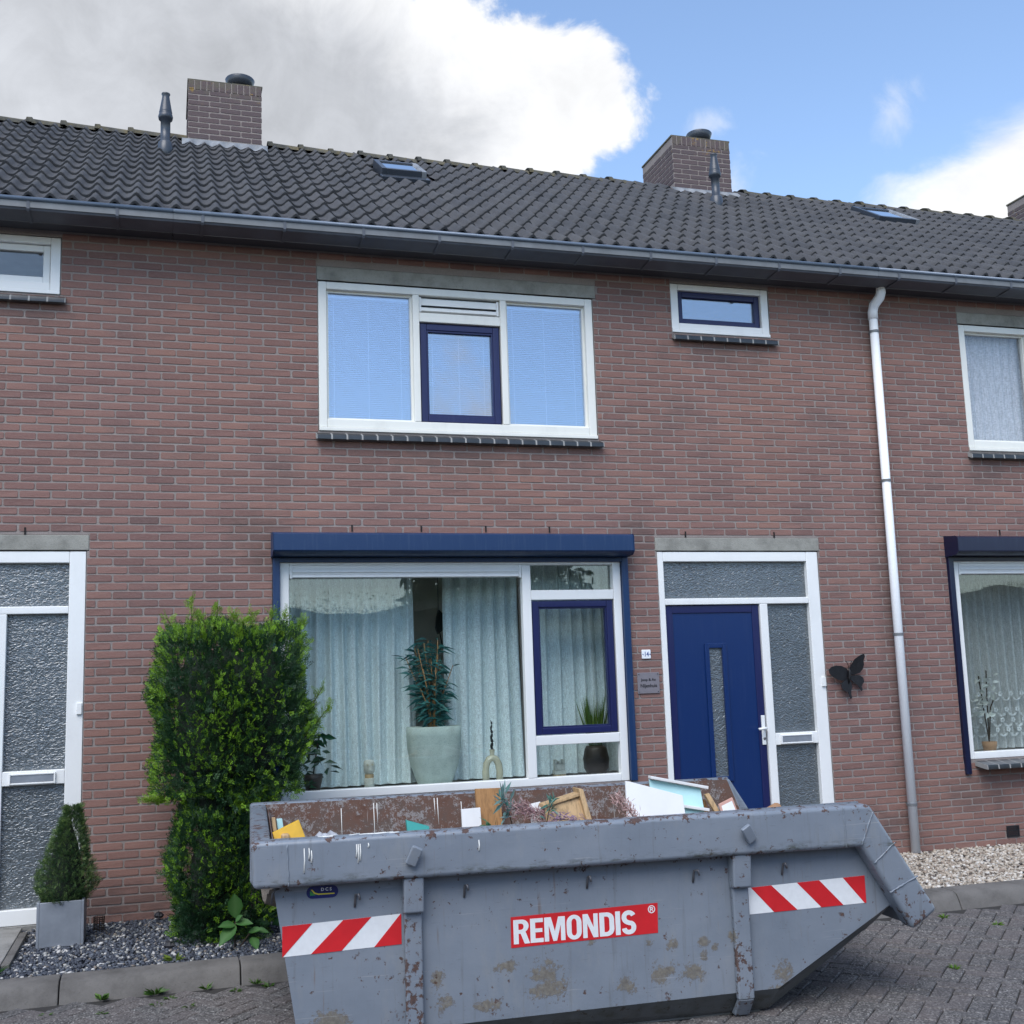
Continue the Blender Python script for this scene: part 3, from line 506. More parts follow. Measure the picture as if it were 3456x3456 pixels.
def build_house(ox, label, style):
    X = lambda v: ox + v
    hs = empty('terraced_house', (ox, 0, 0), label, 'house', 'terrace of brick houses')
    x0, x1 = X(-4.0), X(2.15); sws = style.get('sws', 0)
    op = [(X(-2.870), X(-.490), 3.62, 4.870), (X(-2.878), X(-.462), 4.870, 4.992), (X(.256) + sws, X(1.236) + sws, 4.612, 5.070), (X(-3.236), X(-.282), .755, 2.62), (X(0), X(1.563), -.10, 2.656), (X(-.015), X(1.579), 2.656, 2.776)]
    wall = wall_with_bricks(hs, x0, x1, op, style['single'])
    # shell behind the front wall
    MB().box(x0 - .03, x0 + .03, .13, 6.8, -.1, 5.2).build('party_wall', M_['inner'], hs); MB().box(x1 - .028, x1 + .028, .13, 6.8, -.1, 5.2).build('party_wall', M_['inner'], hs)
    MB().box(x0 + .04, x1 - .04, 3.9, 4.0, 2.87, 5.07).build('inner_wall', M_['inner'], hs); MB().box(X(-.11), x1 - .04, 3.9, 4.0, .05, 2.66).build('inner_wall', M_['inner'], hs); MB().box(X(-2.3), X(-1.2), 1.75, 1.83, .05, 2.66).build('inner_wall', M_['inner'], hs)  # last panel is an added divider, set forward to catch window light
    MB().frame(x0 + .04, x1 - .04, -.1, 5.2, 1.3, 6.7, 6.8, .75, 2.85).build('back_wall', M_['inner'], hs)  # rear opening added to let daylight into the ground floor
    MB().box(X(-.20), X(-.12), .13, 3.88, .05, 2.66).build('inner_wall', M_['inner'], hs)
    MB().box(x0 + .04, x1 - .04, .13, 6.69, -.09, .04).build('floor_slab', M_['floor'], hs); MB().box(x0 + .04, x1 - .04, .13, 6.69, 2.67, 2.86).build('floor_slab', M_['inner'], hs); MB().box(x0 + .04, x1 - .04, .13, 6.69, 5.08, 5.14).build('attic_floor', M_['inner'], hs)
    # lintels
    MB().box(X(-2.877), X(-.463), -.004, .1, 4.874, 4.990).build('lintel', M_['lintel'], hs, bevel=.006); MB().box(X(-.014), X(1.578), -.004, .1, 2.660, 2.774).build('lintel', M_['lintel'], hs, bevel=.006)
    for xx, zz in ((-2.62, 2.835), (-2.06, 2.835), (-1.52, 2.835), (-.97, 2.835), (.27, 2.80), (1.13, 2.80)):
        MB().box(X(xx), X(xx) + .011, -.009, .02, zz - .022, zz + .028).build('weep_slot', M_['dark'], hs)
    # ---- upper window
    wf = MB(); a, b, c, d = X(-2.866), X(-.494), 3.655, 4.866
    wf.frame(a, b, c, d, .068, .004, .075, .068, .062); wf.box(X(-2.085), X(-2.03), .004, .074, c + .068, d - .062); wf.box(X(-1.33), X(-1.275), .004, .074, c + .068, d - .062)
    wf.box(X(-2.03), X(-1.33), .006, .074, 4.575, 4.655)
    w = wf.build('window', M_['cream'], hs, bevel=.006)
    MB().frame(a + .068, X(-2.085), c + .068, d - .062, .018, .045, .085).build('glazing_bead', M_['cream'], w); MB().frame(X(-1.275), b - .068, c + .068, d - .062, .018, .045, .085).build('glazing_bead', M_['cream'], w)
    MB().box(a, b, -.012, .075, 3.622, 3.653).build('sill_board', M_['cream'], w, bevel=.004)
    pane(w, a + .08, X(-2.095), c + .08, d - .074, .066, style.get('upper', 'upglass')); pane(w, X(-1.265), b - .08, c + .08, d - .074, .066, style.get('upper', 'upglass'))
    slat_vent(w, X(-2.026), X(-1.334), 4.668, 4.795, .04)
    cs = MB().frame(X(-2.022), X(-1.338), 3.73, 4.568, .056, .028, .07).build('casement', M_[style['sash']], w, bevel=.006)
    MB().frame(X(-1.965), X(-1.395), 3.787, 4.511, .012, .036, .078).build('glazing_bead', M_[style['sash']], w); pane(w, X(-1.958), X(-1.402), 3.794, 4.504, .062, 'upglass')
    sill_row(hs, X(-2.895), X(-.462), 3.620, .055)
    # ---- small window
    a, b, c, d = X(.26) + sws, X(1.232) + sws, 4.645, 5.066
    s = MB().frame(a, b, c, d, .072, .004, .06, .06, .055).build('window', M_['white'], hs, bevel=.006)
    MB().box(a, b, -.01, .06, 4.614, 4.643).build('sill_board', M_['white'], s, bevel=.004)
    MB().frame(a + .076, b - .076, c + .064, d - .059, .05, .035, .072).build('casement', M_[style['sash2']], s, bevel=.005); pane(s, a + .12, b - .12, c + .108, d - .104, .062, style.get('smallglass', 'upglass'))
    sill_row(hs, X(.25) + sws, X(1.278) + sws, 4.612, .05)
    # ---- living room window
    a, b, c, d = X(-3.178), X(-.342), .757, 2.60; m0, m1 = X(-1.215), X(-1.140)
    f = MB().frame(a, b, c, d, .070, .004, .075, .062, .055); f.box(m0, m1, .004, .074, c + .062, d - .055)
    f.box(m1, b - .07, .006, .074, 2.252, 2.334); f.box(m1, b - .07, .006, .074, 1.073, 1.150)
    w = f.build('window', M_['white'], hs, bevel=.006)
    MB().box(a, m0, .012, .07, 2.475, 2.544).build('window_head', M_['white'], w)
    slat_vent(w, a + .075, m0 - .005, 2.440, 2.545, .015)
    pane(w, a + .06, m0 + .008, c + .05, 2.48, .062); pane(w, m1 - .008, b - .062, 2.326, d - .05, .062); pane(w, m1 - .008, b - .062, c + .055, 1.08, .062)
    MB().frame(m1 + .008, b - .078, 1.156, 2.246, .055, .018, .07).build('casement', M_[style['sash']], w, bevel=.006); MB().frame(m1 + .064, b - .134, 1.212, 2.19, .010, .03, .075).build('glazing_bead', M_[style['sash']], w); pane(w, m1 + .068, b - .138, 1.216, 2.186, .06)
    MB().box(x0 + .1, X(-.25), .13, .52, .735, .782).build('window_board', M_['white'], hs)
    if style.get('lowsill'): sill_row(hs, X(-3.12), X(-.33), .755, .16)
    # roller shutter
    bx = MB().prism([(-.002, 2.795), (-.165, 2.782), (-.20, 2.768), (-.20, 2.640), (-.165, 2.612), (-.002, 2.604)], X(-3.243), X(-.292), 'x').build('roller_shutter_box', M_[style['shut']], hs, bevel=.004)
    MB().prism([(-.0025, 2.797), (-.166, 2.784), (-.202, 2.769), (-.202, 2.639), (-.166, 2.610), (-.0025, 2.602)], X(-3.2475), X(-3.2435), 'x').build('end_cap', M_[style['shut']], bx); MB().prism([(-.0025, 2.797), (-.166, 2.784), (-.202, 2.769), (-.202, 2.639), (-.166, 2.610), (-.0025, 2.602)], X(-.2915), X(-.2875), 'x').build('end_cap', M_[style['shut']], bx)
    gz = .63 if style.get('lowsill') else .757
    for s0, s1 in ((-3.234, -3.180), (-.340, -.284)): MB().box(X(s0), X(s1), -.032, .05, gz, 2.603).build('guide_rail', M_[style['shut']], hs, bevel=.003)
    MB().box(X(-3.18), X(-.34), -.03, .002, 2.566, 2.601).build('guide_rail', M_[style['shut']], hs, bevel=.003)
    # ---- front door
    a, b, c, d = X(.003), X(1.560), .02, 2.653
    f = MB(); f.box(a, a + .055, .004, .08, c, d); f.box(b - .115, b, .004, .08, c, d); f.box(a + .055, b - .115, .005, .08, d - .085, d); f.box(a + .055, b - .115, .005, .08, 2.195, 2.250)
    f.box(X(.955), X(1.030), .004, .08, c, 2.195); f.box(X(1.03), b - .115, .005, .08, .977, 1.078); f.box(X(1.03), b - .115, .005, .08, c, .128); f.box(a + .055, X(.955), .005, .08, c, .055)
    dfm = f.build('door_frame', M_['white'], hs, bevel=.006)
    MB().box(a, b, -.03, .08, -.06, .018).build('threshold', M_['slab'], dfm)
    pane(dfm, a + .05, b - .11, 2.245, d - .08, .05, 'frost'); pane(dfm, X(1.025), b - .11, 1.072, 2.20, .05, 'frost'); pane(dfm, X(1.025), b - .11, .12, .985, .05, 'frost')
    ml = MB().frame(X(1.075), X(1.385), .985, 1.062, .012, -.012, .02).build('mail_slot', M_['white'], dfm, bevel=.003); MB().box(X(1.087), X(1.373), -.006, .02, .997, 1.050).build('mail_flap', M_['planter'], dfm, bevel=.003)
    MB().box(X(1.515), X(1.552), -.014, .01, 1.462, 1.545).lathe([(.009, 0), (.009, .008)], 12, (0, 0, 0)).build('doorbell', M_['white'], dfm, bevel=.004)
    dl = MB().frame(X(.062), X(.950), .058, 2.190, .066, .024, .07).build('door', M_['violet'], hs, bevel=.005)
    px0, px1 = X(.128), X(.884)
    MB().box(px0, X(.415), .034, .066, .124, 2.124).box(X(.615), px1, .034, .066, .124, 2.124).box(X(.415), X(.615), .0345, .066, 1.86, 2.124).box(X(.415), X(.615), .0345, .066, .124, .70).build('door_panel', M_['blue'], dl)
    MB().frame(X(.412), X(.618), .697, 1.863, .042, .018, .06).build('glass_surround', M_['blue'], dl, bevel=.005); pane(dl, X(.45), X(.58), .735, 1.825, .04, 'frost', 'glass_strip')
    MB().box(X(.906), X(.940), .010, .026, .985, 1.235).build('handle_plate', M_['white'], dl, bevel=.004)
    MB().tube([(X(.923), .02, 1.125), (X(.923), -.035, 1.125), (X(.905), -.045, 1.125), (X(.845), -.045, 1.122)], [.011, .011, .012, .011], 12).build('door_handle', M_['white'], dl, smooth=True); MB().tube([(X(.923), .012, 1.04), (X(.923), .003, 1.04)], .011, 14).build('lock_cylinder', M_['steel'], dl, smooth=True)
    # ---- eaves
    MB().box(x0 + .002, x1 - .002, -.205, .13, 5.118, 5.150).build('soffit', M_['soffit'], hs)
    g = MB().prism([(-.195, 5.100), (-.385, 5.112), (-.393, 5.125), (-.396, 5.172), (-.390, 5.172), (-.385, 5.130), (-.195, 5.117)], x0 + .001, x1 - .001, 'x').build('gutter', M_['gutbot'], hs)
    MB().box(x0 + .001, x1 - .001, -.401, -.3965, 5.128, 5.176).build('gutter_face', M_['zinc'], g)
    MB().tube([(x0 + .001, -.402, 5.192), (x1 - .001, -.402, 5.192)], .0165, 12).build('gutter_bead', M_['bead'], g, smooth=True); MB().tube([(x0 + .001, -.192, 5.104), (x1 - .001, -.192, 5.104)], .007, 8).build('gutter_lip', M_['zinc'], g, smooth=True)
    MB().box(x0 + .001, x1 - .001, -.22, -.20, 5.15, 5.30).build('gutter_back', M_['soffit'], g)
    n = 10
    for i in range(n):
        xx = x0 + (i + .35) * (x1 - x0) / n
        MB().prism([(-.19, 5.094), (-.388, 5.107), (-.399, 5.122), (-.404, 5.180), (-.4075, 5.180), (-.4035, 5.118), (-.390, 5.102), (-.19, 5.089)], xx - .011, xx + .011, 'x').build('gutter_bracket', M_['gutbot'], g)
    # ---- roof
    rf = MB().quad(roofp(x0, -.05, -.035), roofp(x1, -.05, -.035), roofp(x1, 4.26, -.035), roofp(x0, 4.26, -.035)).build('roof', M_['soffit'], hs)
    top = roofp(0, 4.27, -.02); MB().quad((x0, top[1], top[2]), (x1, top[1], top[2]), (x1, top[1] * 2 + .3, 5.1), (x0, top[1] * 2 + .3, 5.1)).build('back_slope', M_['tile'], rf)
    sk = style.get('skylight')
    i0 = math.ceil((x0 - 0.0) / .30 - .5); i1 = math.ceil((x1 - 0.0) / .30 - .5)
    for r in range(13):
        for i in range(i0, i1):
            xc = i * .30; s = -.075 + r * .327
            if sk and sk[0] + .02 < xc < sk[1] - .02 and sk[2] - .30 < s < sk[3] - .12: continue
            o = bpy.data.objects.new('roof_tile', TILE); col.objects.link(o); o.location = roofp(xc + random.uniform(-.003, .003), s + random.uniform(-.006, .006), random.uniform(0, .004)); o.rotation_euler = (random.uniform(-.006, .006), random.uniform(-.006, .006), random.uniform(-.006, .006)); par(o, rf)
    chs = style.get('chimneys', [])
    xx = x0
    while xx < x1 - .05:
        if not any(a - .36 < xx < b + .02 for a, b in [(c[0], c[1]) for c in chs] + style.get('skipridge', [])):
            o = bpy.data.objects.new('ridge_tile', RIDGE); col.objects.link(o); o.scale = (1, 1.25, 1.35); tp = roofp(xx, 4.235, .045); o.location = (xx, tp[1], tp[2] - .140 + random.uniform(-.006, .006)); o.rotation_euler = (random.uniform(-.02, .02), R(1.5), random.uniform(-.015, .015)); par(o, rf)
        xx += .335
    if sk:
        a, b, s0, s1 = sk; h = .085
        def slab(xa, xb, sa, sb, ha, hb, nm, mt, p): 
            v = [roofp(xa, sa, ha), roofp(xb, sa, ha), roofp(xb, sb, ha), roofp(xa, sb, ha), roofp(xa, sa, hb), roofp(xb, sa, hb), roofp(xb, sb, hb), roofp(xa, sb, hb)]
            m = MB(); m.v = v; m.f = [(0, 3, 2, 1), (4, 5, 6, 7), (0, 1, 5, 4), (1, 2, 6, 5), (2, 3, 7, 6), (3, 0, 4, 7)]; return m.build(nm, M_[mt], p, bevel=.005 if mt != 'glass' else 0)
        fr = slab(a, a + .05, s0, s1, -.03, h, 'skylight', 'flue', hs); slab(b - .05, b, s0, s1, -.03, h, 'skylight_frame', 'lead', fr); slab(a + .05, b - .05, s0, s0 + .06, -.03, h - .003, 'skylight_frame', 'flue', fr); slab(a + .05, b - .05, s1 - .05, s1, -.03, h - .003, 'skylight_frame', 'flue', fr)
        slab(a + .045, b - .045, s0 + .055, s1 - .045, .062, .068, 'pane', 'skyglass', fr); slab(a - .02, b + .02, s0 - .13, s0 - .002, -.02, .022, 'apron', 'flue', fr)
    for (xa, xb, ya, yb, zt, capx) in chs: build_chimney(hs, xa, xb, ya, yb, zt, capx)
    for fx in style.get('flues', []):
        bz = roofp(fx, 2.97, 0); p = [(.062, -.10), (.075, .0), (.068, .10), (.055, .115), (.047, .118), (.047, .335), (.066, .345), (.072, .375), (.066, .40), (.060, .405), (.064, .42), (.060, .44), (.038, .57), (.034, .60), (.042, .612), (.042, .622), (.030, .622)]
        MB().lathe(p, 20, (fx, bz[1], bz[2])).build('flue_pipe', M_['flue'], hs, smooth=True)
    if style.get('pipe'):
        px, py = style['pipe'], -.075
        dp = MB().tube([(px, py, .0), (px, py, 4.86)], .040, 18).build('downpipe', M_['pipe'], hs, smooth=True)
        MB().tube([(px, py, 4.83), (px, py, 4.90), (px + .006, py - .02, 4.96), (px + .03, py - .085, 5.02), (px + .035, py - .10, 5.06), (px + .035, py - .10, 5.125)], [.046, .046, .046, .046, .045, .040], 18).build('pipe_elbow', M_['pipe'], dp, smooth=True)
        for z in (.41, 1.90, 3.30, 4.71): MB().tube([(px, py, z - .012), (px, py, z + .012)], .0445, 18).box(px - .01, px + .01, py + .035, .02, z - .01, z + .01).build('pipe_clip', M_['zinc'], dp)
    return hs
def build_chimney(hs, xa, xb, ya, yb, zt, capx):
    zb = 7.0; ch = MB().box(xa + .003, xb - .003, ya + .003, yb - .003, zb, zt - .004).build('chimney', M_['mortar'], hs)
    V = brick_variants(.209, .0485, 'c', 'sooty'); SV = brick_variants(.0505, .21, 'soldier', 'sooty')
    k = 0; z = zt - .135
    row = 0
    while z > 7.33:
        off = .11 if row % 2 else 0
        x = xa - off
        while x < xb - .03:
            s, e = max(x + .005, xa), min(x + .215, xb); x += .22
            if e - s < .05: continue
            o = bpy.data.objects.new('brick', random.choice(V)); col.objects.link(o); o.location = ((s + e) / 2, ya, z); o.scale = ((e - s) / .209, 1, 1); par(o, ch)
        y = ya - (.0 if row % 2 else .11)
        while y < yb - .03:
            s, e = max(y + .005, ya + .02), min(y + .215, yb); y += .22
            if e - s < .05 or z < 7.46: continue
            o = bpy.data.objects.new('brick', random.choice(V)); col.objects.link(o); o.location = (xa, (s + e) / 2, z); o.rotation_euler = (0, 0, R(-90)); o.scale = ((e - s) / .209, 1, 1); par(o, ch)
        z -= .0625; row += 1
    m = MB(); n = int((xb - xa) / .062); w = (xb - xa) / n
    for i in range(n):
        o = bpy.data.objects.new('brick', random.choice(SV)); col.objects.link(o); o.location = (xa + (i + .5) * w, ya - .001, zt - .055); o.scale = (w / .062, 1, .5); par(o, ch)
    MB().box(xa - .008, xb + .008, ya + .004, yb + .008, zt - .012, zt + .012).build('chimney_capping', M_['ridge'], ch, bevel=.004)
    cx, cy = capx, ya + .27
    MB().lathe([(.09, 0), (.09, .09)], 20, (cx, cy, zt)).build('chimney_pot', M_['flue'], ch, smooth=True); MB().lathe([(.10, .10), (.135, .115), (.160, .19), (.155, .198), (.06, .215), (.01, .22)], 28, (cx, cy, zt)).build('chimney_cowl', M_['flue'], ch, smooth=True)
    for a in (0, 90, 180, 270): MB().box(cx + .1 * math.cos(R(a + 30)) - .008, cx + .1 * math.cos(R(a + 30)) + .008, cy + .1 * math.sin(R(a + 30)) - .008, cy + .1 * math.sin(R(a + 30)) + .008, zt + .03, zt + .14).build('cowl_bracket', M_['steel'], ch)
    m = MB(); nn = 40     # lead apron dressed over the tiles
    for r, (s, h) in enumerate(((.02, .055), (-.01, .022), (-.085, .008))):
        for i in range(nn + 1):
            x = xa - .06 + (xb - xa + .12) * i / nn; bs = (ya - RY0) / math.cos(PITCH); hw = .02 * math.cos((x / .15) * 2 * math.pi + math.pi); sag = .03 * math.cos((x / .15) * 2 * math.pi) if r == 2 else 0
            m.v.append(roofp(x, bs + s + sag, h + (hw + .012 if r else 0)))
    for r in range(2):
        for i in range(nn): m.f.append((r * (nn + 1) + i, r * (nn + 1) + i + 1, (r + 1) * (nn + 1) + i + 1, (r + 1) * (nn + 1) + i))
    m.build('lead_flashing', M_['lead'], ch, smooth=True)
M_['upglass'] = m_glass('coated_window_glass', (0.74, 0.86, 1.0), 5.0, 0.045, 0.0)
M_['softglass'] = m_glass('lightly_coated_glass', (0.97, 0.98, 1.0), 1.3, 0.045, 0.0)
M_['skyglass'] = m_glass('skylight_glass', (0.35, 0.38, 0.4), 14.0, 0.06, 0.0)
build_house(-6.15, 'brick terraced house with white framed upper window, flue pipe beside the tall brick chimney', dict(single=255, smallglass='glass', sws=.10, sash='violet', sash2='white', shut='shutter', flues=[-4.07], skylight=(-8.06, -7.55, 2.80, 3.45)))
build_house(0.0, 'middle brick terraced house with blue front door and blue roller shutter box', dict(single=225, sash='violet', sash2='violet', shut='shutter', flues=[1.965], skylight=(-1.93, -1.46, 2.80, 3.40), chimneys=[(-3.845, -3.075, 2.93, 3.83, 8.07, -3.29)], skipridge=[(1.70, 2.6)]))
build_house(6.15, 'brick terraced house with navy shutter box, net curtains and white downpipe', dict(single=190, upper='softglass', sash='flue', sash2='white', shut='navy', lowsill=True, pipe=2.283, skylight=(4.02, 4.58, 2.85, 3.50), chimneys=[(1.795, 2.565, 2.95, 3.85, 8.07, 2.30), (7.42, 8.19, 2.95, 3.85, 8.07, 7.9)]))

# ventilation grille low in the right-hand wall, plates, butterfly
vg = MB().frame(3.305, 3.440, .052, .150, .010, -.012, .01); [vg.box(3.315, 3.43, -.010, .004, .064 + i * .0095, .068 + i * .0095) for i in range(9)]
o = vg.build('air_vent', M_['ink']); tag(o, 'small black louvred air vent low in the brick wall', 'vent')
hn = empty('house_number_sign', (-.148, -.012, 1.74), 'small white enamel house number plate reading 14 beside the blue door', 'sign')
MB().box(-.189, -.107, -.014, -.003, 1.746, 1.822).build('plate', M_['enamel'], hn, bevel=.006); link('number', text_mesh('14', .055, .0008, .8, .0006, (-.148, -.0152, 1.784)), M_['inkblue'], hn)
for xx in (-.180, -.116): MB().tube([(xx, -.0138, 1.784), (xx, -.0165, 1.784)], .005, 10).build('screw', M_['inkblue'], hn)
pl = empty('name_plate', (-.141, -.012, 1.455), 'square brushed metal family name plate with dark lettering under the house number', 'sign')
MB().box(-.240, -.042, -.014, -.004, 1.458, 1.632).build('plate', M_['plate'], pl, bevel=.002)
link('lettering', text_mesh('Joop & An', .030, .0006, 1.05, .0006, (-.141, -.0152, 1.572)), M_['ink'], pl); link('lettering', text_mesh('Nijenhuis', .040, .0007, 1.0, .0006, (-.141, -.0152, 1.522)), M_['ink'], pl)
for xx in (-.226, -.056):
    for zz in (1.472, 1.618): MB().tube([(xx, -.0138, zz), (xx, -.017, zz)], .005, 10).build('screw', M_['steel'], pl)
bf = empty('butterfly_ornament', (1.76, -.03, 1.5), 'black metal butterfly ornament fixed on the brick wall beside the door', 'ornament')
def wing(pts, lift, name):
    n = len(pts); m = MB(); y = lambda p: -.035 - lift * math.hypot(p[0] - 1.765, p[1] - 1.55)
    m.v = [(p[0], y(p), p[1]) for p in pts] + [(p[0], y(p) - .005, p[1]) for p in pts]; m.f = [tuple(range(n)), tuple(range(2 * n - 1, n - 1, -1))] + [(i, (i + 1) % n, n + (i + 1) % n, n + i) for i in range(n)]
    return m.build(name, M_['butterfly'], bf)
wing([(1.765, 1.585), (1.74, 1.612), (1.69, 1.634), (1.63, 1.640), (1.575, 1.628), (1.545, 1.602), (1.552, 1.575), (1.572, 1.555), (1.60, 1.535), (1.64, 1.515), (1.69, 1.505), (1.74, 1.52), (1.765, 1.55)], .16, 'fore_wing')
wing([(1.765, 1.575), (1.785, 1.64), (1.82, 1.69), (1.87, 1.722), (1.912, 1.736), (1.918, 1.71), (1.905, 1.675), (1.91, 1.64), (1.895, 1.60), (1.87, 1.572), (1.82, 1.555), (1.775, 1.552)], .16, 'fore_wing')
wing([(1.755, 1.53), (1.72, 1.515), (1.685, 1.488), (1.672, 1.455), (1.69, 1.425), (1.715, 1.41), (1.735, 1.405), (1.742, 1.37), (1.752, 1.345), (1.768, 1.352), (1.762, 1.385), (1.768, 1.415), (1.785, 1.45), (1.775, 1.50)], .12, 'hind_wing')
wing([(1.775, 1.545), (1.82, 1.55), (1.87, 1.545), (1.90, 1.525), (1.905, 1.49), (1.885, 1.468), (1.875, 1.45), (1.882, 1.42), (1.868, 1.41), (1.855, 1.435), (1.84, 1.46), (1.80, 1.49), (1.775, 1.515)], .12, 'hind_wing')
MB().tube([(1.752, -.045, 1.475), (1.762, -.055, 1.53), (1.768, -.055, 1.58), (1.765, -.05, 1.615)], [.006, .014, .013, .007], 10).build('body', M_['butterfly'], bf, smooth=True)
for q in ((1.735, 1.67), (1.79, 1.675)): MB().tube([(1.765, -.05, 1.61), ((q[0] + 1.765) / 2, -.06, 1.65), (q[0], -.065, q[1]), (q[0] - .012, -.065, q[1] + .004)], .003, 6).build('antenna', M_['butterfly'], bf)

# ------------------------------------------------------------------ behind the glass
def drape(x0, x1, z0, z1, y, label, mat='curtain', amp=.035, wl=.11, group=None):
    n = int((x1 - x0) / .008); nz = 7; xs = np.linspace(x0, x1, n); v = []; ph = random.uniform(0, 6)
    for k in range(nz):
        z = z0 + (z1 - z0) * k / (nz - 1)
        w = np.sin(xs * 2 * math.pi / wl + ph + .9 * np.sin(xs * 5.1 + ph) + .08 * k) + .35 * np.sin(xs * 2 * math.pi / (wl * .53) + 1.3 + .1 * k)
        v.append(np.stack([xs + .012 * np.sin(xs * 9 + k * .4), y - amp * w * (1.0 - .25 * k / nz), np.full(n, z)], 1))
    v = np.concatenate(v); i = np.arange(n - 1); f = np.concatenate([np.stack([k * n + i, k * n + i + 1, (k + 1) * n + i + 1, (k + 1) * n + i], 1) for k in range(nz - 1)])
    o = link('curtain', npmesh('curtain', v, f, M_[mat], None, True)); return tag(o, label, 'curtain', group)
drape(-3.30, -2.03, .80, 2.60, .50, 'grey green linen curtain hanging left of the tall bamboo plant in the blue-shuttered window')
drape(-1.76, -1.09, .80, 2.60, .50, 'grey green linen curtain hanging right of the tall bamboo plant in the blue-shuttered window')
drape(-1.03, -.24, .80, 2.60, .50, 'grey green linen curtain behind the narrow blue casement and the grass pot')
drape(2.95, 5.9, .80, 2.60, .50, 'sheer white net curtain with lace border in the navy-shuttered window', 'net', .03, .10)
drape(3.3, 5.7, 3.66, 4.86, .15, 'white net curtain behind the upper window beside the downpipe', 'lace', .012, .09)
# lace border: scalloped motifs sewn in rows on the net
lc = MB()
for r, z in enumerate((1.30, 1.15, 1.05, .96)):
    for i in range(22):
        cx = 3.06 + i * .125 + (.06 if r % 2 else 0)
        for q in range(3 if r else 2):
            rr = .045 - q * .012; lc.tube([(cx + rr * math.cos(t), .452, z - .01 - q * .004 + rr * .8 * math.sin(t)) for t in np.linspace(math.pi, 2 * math.pi, 8)], .0035, 4)
        for q in range(5): a = q * 2 * math.pi / 5; lc.lathe([(.011, 0), (.011, .003)], 7, (0, 0, 0)); lc.xform(Matrix.Translation((cx + .06 + .016 * math.cos(a), .452, z + .02 + .016 * math.sin(a))) @ Matrix.Rotation(R(90), 4, 'X'), len(lc.v) - 14)
o = lc.build('lace_border', M_['lace']); tag(o, 'scalloped white lace border sewn along the net curtain in the navy-shuttered window', 'lace')
for (a, b, c, d, wh) in ((-2.80, -2.09, 3.74, 4.79, 'wide pane left of the blue casement'), (-1.965, -1.395, 3.79, 4.51, 'blue casement in the middle'), (-1.27, -.565, 3.74, 4.79, 'wide pane right of the blue casement')):
    bl = empty('venetian_blind', ((a + b) / 2, .1, c), 'closed pale venetian blind behind the ' + wh, 'blind', 'upper window blinds'); m = MB(); n = int((d - c) / .0165)
    for i in range(n):
        z = c + .01 + i * (d - c - .02) / n; m.quad((a, .096, z), (b, .096, z), (b, .111, z + .014), (a, .111, z + .014))
    o = m.build('slats', M_['blind'], bl); o['kind'] = 'stuff'
    for q in (.10, .5, .88): MB().tube([(a + (b - a) * q, .094, c), (a + (b - a) * q, .094, d)], .0025, 6).build('ladder_cord', M_['white'], bl)
    MB().box(a, b, .088, .118, d - .03, d + .005).build('head_rail', M_['white'], bl)
def leaves(pts, dirs, ln, wd, c0, c1, bend=.25, roll=None):
    """pointed leaf quads pairs; returns v,f,c"""
    n = len(pts); d = dirs / np.linalg.norm(dirs, axis=1, keepdims=True); up = rng.normal(size=(n, 3)); sd = np.cross(d, up); sd /= np.linalg.norm(sd, axis=1, keepdims=True) + 1e-9; nn = np.cross(sd, d)
    L = ln * rng.uniform(.7, 1.25, (n, 1)); Wd = wd * rng.uniform(.8, 1.2, (n, 1)); dr = np.array([[0, 0, -1.0]])
    p0 = pts; pm = pts + d * L * .5 + dr * L * bend * .2; pt = pts + d * L + dr * L * bend
    v = np.stack([p0, pm + sd * Wd / 2 + nn * Wd * .12, pt, pm - sd * Wd / 2 + nn * Wd * .12], 1).reshape(-1, 3)
    f = np.arange(n * 4).reshape(-1, 4); t = rng.uniform(0, 1, (n, 1)); c = np.asarray(c0) * (1 - t) + np.asarray(c1) * t
    return v, f, np.repeat(c, 4, 0)
def cat(parts):
    v = []; f = []; c = []; n = 0
    for a, b, d in parts: v.append(a); f.append(b + n); c.append(d); n += len(a)
    return np.concatenate(v), np.concatenate(f), np.concatenate(c)
# tall vase with bamboo
vs = MB()
for (hw, hd, z) in ((.128, .085, .783), (.150, .10, .84), (.190, .12, .95), (.212, .135, 1.08), (.218, .14, 1.18), (.216, .14, 1.255), (.206, .13, 1.255), (.20, .125, 1.20)): 
    b = len(vs.v)
    for j in range(28):
        t = 2 * math.pi * j / 28; e = .55; vs.v.append((-1.920 + hw * math.copysign(abs(math.cos(t)) ** e, math.cos(t)), .30 + hd * math.copysign(abs(math.sin(t)) ** e, math.sin(t)), z))
    if b:
        for j in range(28): vs.f.append((b - 28 + j, b - 28 + (j + 1) % 28, b + (j + 1) % 28, b + j))
vs.f.append(tuple(reversed(range(28)))); vs.f.append(tuple(range(len(vs.v) - 28, len(vs.v))))
o = vs.build('vase', M_['vase'], smooth=True); tag(o, 'tall pale green tapered vase standing on the window board', 'vase')
bp = empty('bamboo_plant', (-1.92, .3, 1.2), 'artificial bamboo with narrow blue green leaves in the tall pale vase', 'plant'); st = MB(); P = []; Dd = []
for i in range(17):
    a = random.uniform(0, 6.28); sx = random.uniform(.03, .22); h = random.uniform(.35, .78); base = Vector((-1.92 + .03 * math.cos(a), .30 + .02 * math.sin(a), 1.19)); tip = base + Vector((sx * math.cos(a), .45 * sx * math.sin(a) - .02, h)); mid = (base + tip) / 2 + Vector((-.02 * math.cos(a), 0, .04))
    st.tube([base, mid, tip], [.006, .005, .003], 6)
    for k in range(34):
        q = random.uniform(.15, 1.02); pp = base * (1 - q) ** 2 + mid * 2 * q * (1 - q) + tip * q * q; P.append(pp[:]); b2 = random.uniform(0, 6.28); Dd.append((math.cos(b2), .6 * math.sin(b2), random.uniform(-.3, .9)))
